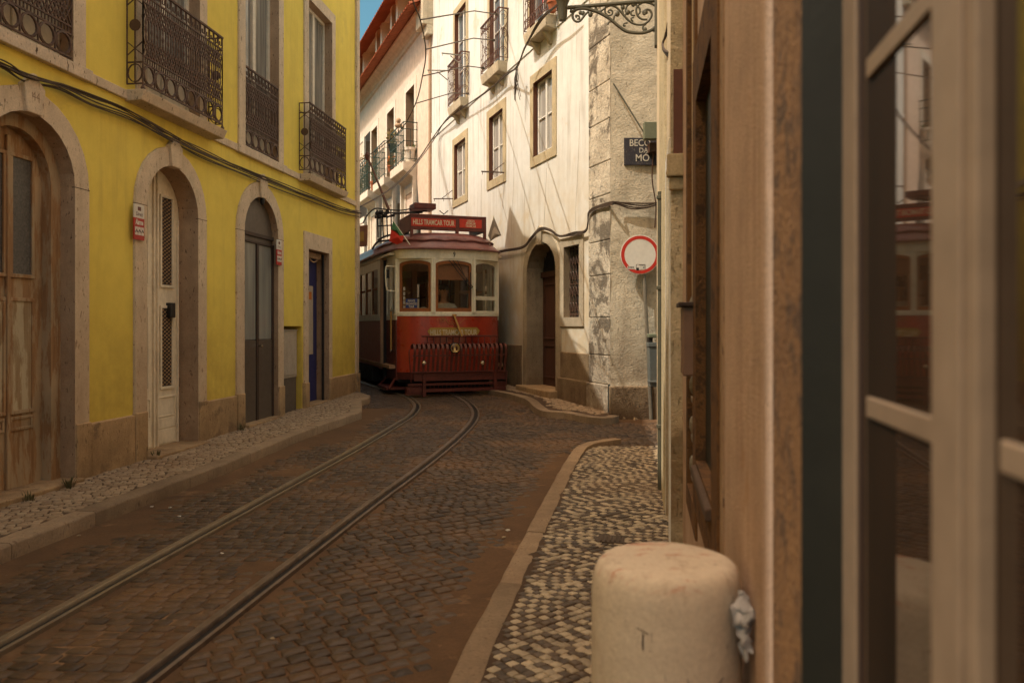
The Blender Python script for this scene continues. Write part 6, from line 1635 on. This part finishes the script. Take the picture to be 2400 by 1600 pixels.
for sd in (-1, 1): limb(0, [(DP(.10 * sd, .05, 1.27), .09), (DP(.12 * sd, .36, 1.20), .065), (DP(.12 * sd, .34, .86), .045), (DP(.12 * sd, .36, .78), .045), (DP(.12 * sd, .48, .76), .04)])
per = skinned('person', n, e, M['skin'], None); tag(per, 'tram driver in a pale shirt seated behind the centre windscreen, hands on the controls', 'person')
# fingers joined into the same body mesh
fb_ = MB()
for idx, sd in ((hR, 1), (hL, -1)):
    w = n[idx][0]; fw = Vector((TR.n.x, TR.n.y, 0)); rt = Vector((TR.t.x, TR.t.y, 0))
    for k, (o, l) in enumerate(((-.028, .06), (-.010, .072), (.010, .066), (.028, .05))):
        b = w + rt * o + fw * .02; fb_.tube([b, b + fw * l * .5 + Vector((0, 0, .008)), b + fw * l * .85 + Vector((0, 0, -.012)), b + fw * l * .9 + Vector((0, 0, -.03))], .009, 6, rs=[.010, .009, .008, .006])
    b = w - rt * .03 * sd; fb_.tube([b, b - rt * .03 * sd + fw * .02, b - rt * .03 * sd + fw * .05 + Vector((0, 0, -.01))], .01, 6, rs=[.012, .010, .007])
hd = DP(0, .045, 2.105); fw = Vector((TR.n.x, TR.n.y, 0)); rt = Vector((TR.t.x, TR.t.y, 0))
fb_.tube([hd + fw * .085 + Vector((0, 0, .03)), hd + fw * .11 + Vector((0, 0, -.01)), hd + fw * .09 + Vector((0, 0, -.02))], .013, 6, rs=[.008, .016, .012])
for sd in (-1, 1): fb_.ball(hd + rt * .088 * sd, .028, (.5, .8, 1.2), 8, 6)
fb_.tube([hd - rt * .025 + fw * .088 + Vector((0, 0, -.048)), hd + fw * .096 + Vector((0, 0, -.05)), hd + rt * .025 + fw * .088 + Vector((0, 0, -.048))], .006, 5)
bm = bmesh.new(); bm.from_mesh(per.data); org = Vector(per['_o'])
vs_ = [bm.verts.new(p - org) for p in fb_.v]
for f_ in fb_.f:
    try: bm.faces.new([vs_[i] for i in f_])
    except ValueError: pass
bm.to_mesh(per.data); bm.free()
per.data.polygons.foreach_set('use_smooth', [True] * len(per.data.polygons))
q = MB()
for sd in (-1, 1): q.ball(hd + rt * .033 * sd + fw * .083 + Vector((0, 0, .018)), .010, n=8, m=6)
q.build('eyes', M['black'], per)
q = MB(); q.ball(hd + Vector((0, 0, .055)) - fw * .012, .103, (1, 1, .85), 16, 10); q.ball(hd - fw * .045 + Vector((0, 0, .01)), .085, (1, 1, 1.1), 14, 8); q.build('hair', M['hair'], per, smooth='all')
n2 = [(DP(0, 0, 1.33), .165), (DP(0, .02, 1.46), .148), (DP(0, .02, 1.64), .165), (DP(0, .02, 1.80), .145), (DP(0, .025, 1.885), .07), (DP(.185, .02, 1.80), .078), (DP(.28, .12, 1.62), .062), (DP(-.185, .02, 1.80), .078), (DP(-.28, .10, 1.60), .062), (DP(.265, .2, 1.67), .055), (DP(-.22, .2, 1.63), .055)]
skinned('shirt', n2, [(0, 1), (1, 2), (2, 3), (3, 4), (3, 5), (5, 6), (3, 7), (7, 8), (6, 9), (8, 10)], M['shirt'], per)
n3 = [(DP(0, 0, 1.28), .165)]; e3 = []
for sd in (-1, 1):
    i0 = len(n3); n3 += [(DP(.10 * sd, .06, 1.27), .105), (DP(.12 * sd, .36, 1.20), .08), (DP(.12 * sd, .34, .86), .06)]; e3 += [(0, i0), (i0, i0 + 1), (i0 + 1, i0 + 2)]
skinned('trousers', n3, e3, M['trousers'], per)
stl = MB(); stl.lathe(DP(0, -.02, .72), [(.16, 0), (.16, .02), (.03, .04), (.03, .40), (.17, .42), (.17, .47), (0, .48)], 16); tag(stl.build('stool', M['dark_iron'], smooth=True), 'dark round stool under the seated tram driver', 'stool')

# ================================================================== CAMERA, SUN, SKY
cam = bpy.data.cameras.new('camera'); co = bpy.data.objects.new('camera', cam); COL.objects.link(co)
cam.sensor_width = 36; cam.lens = F / 2400 * 36
co.location = (0, 0, EYE); co.rotation_euler = (PI / 2, 0, 0)
cam.shift_y = (HY - 800) / 2400
cam.clip_start = .05; cam.clip_end = 400
cam.dof.use_dof = True; cam.dof.focus_distance = 13.5; cam.dof.aperture_fstop = 3.2; cam.dof.aperture_blades = 9
scene.camera = co
EL = math.radians(58); az = Vector((-.90, -.43)).normalized()
to_sun = Vector((az.x * math.cos(EL), az.y * math.cos(EL), math.sin(EL)))
sun = bpy.data.lights.new('sun', 'SUN'); so_ = bpy.data.objects.new('sun', sun); COL.objects.link(so_)
sun.energy = 4.1; sun.angle = math.radians(.5); sun.color = (1.0, .94, .82)
so_.rotation_euler = (-to_sun).to_track_quat('-Z', 'Y').to_euler(); so_.location = to_sun * 50
w = bpy.data.worlds.new('World'); scene.world = w; w.use_nodes = True
nt = w.node_tree; nt.nodes.clear()
sky = nt.nodes.new('ShaderNodeTexSky'); sky.sky_type = 'NISHITA'; sky.sun_disc = False
sky.sun_elevation = EL; sky.sun_rotation = math.atan2(to_sun.x, to_sun.y); sky.dust_density = 2.0
tc = nt.nodes.new('ShaderNodeTexCoord'); sx = nt.nodes.new('ShaderNodeSeparateXYZ'); mr = nt.nodes.new('ShaderNodeMapRange')
mr.inputs[1].default_value = .42; mr.inputs[2].default_value = .62; mr.interpolation_type = 'SMOOTHSTEP'
nt.links.new(tc.outputs['Generated'], sx.inputs[0]); nt.links.new(sx.outputs[2], mr.inputs[0])
tn = nt.nodes.new('ShaderNodeMix'); tn.data_type = 'RGBA'; tn.inputs[6].default_value = (.72, 1.1, .92, 1); tn.inputs[7].default_value = (4.4, 3.05, 1.75, 1)
nt.links.new(mr.outputs[0], tn.inputs[0])
mx = nt.nodes.new('ShaderNodeMix'); mx.data_type = 'RGBA'; mx.blend_type = 'MULTIPLY'; mx.inputs[0].default_value = 1
nt.links.new(tn.outputs[2], mx.inputs[7])
bg = nt.nodes.new('ShaderNodeBackground'); bg.inputs[1].default_value = .15
ow = nt.nodes.new('ShaderNodeOutputWorld')
nt.links.new(sky.outputs[0], mx.inputs[6]); nt.links.new(mx.outputs[2], bg.inputs[0]); nt.links.new(bg.outputs[0], ow.inputs[0])
scene.view_settings.view_transform = 'Standard'; scene.view_settings.look = 'None'; scene.view_settings.exposure = 0; scene.view_settings.gamma = 1
scene.cycles.max_bounces = 8; scene.cycles.diffuse_bounces = 5; scene.cycles.transparent_max_bounces = 12
scene.cycles.use_denoising = True; scene.cycles.caustics_reflective = False; scene.cycles.sample_clamp_indirect = 6
for o in list(bpy.data.objects):
    if '_o' in o: del o['_o']
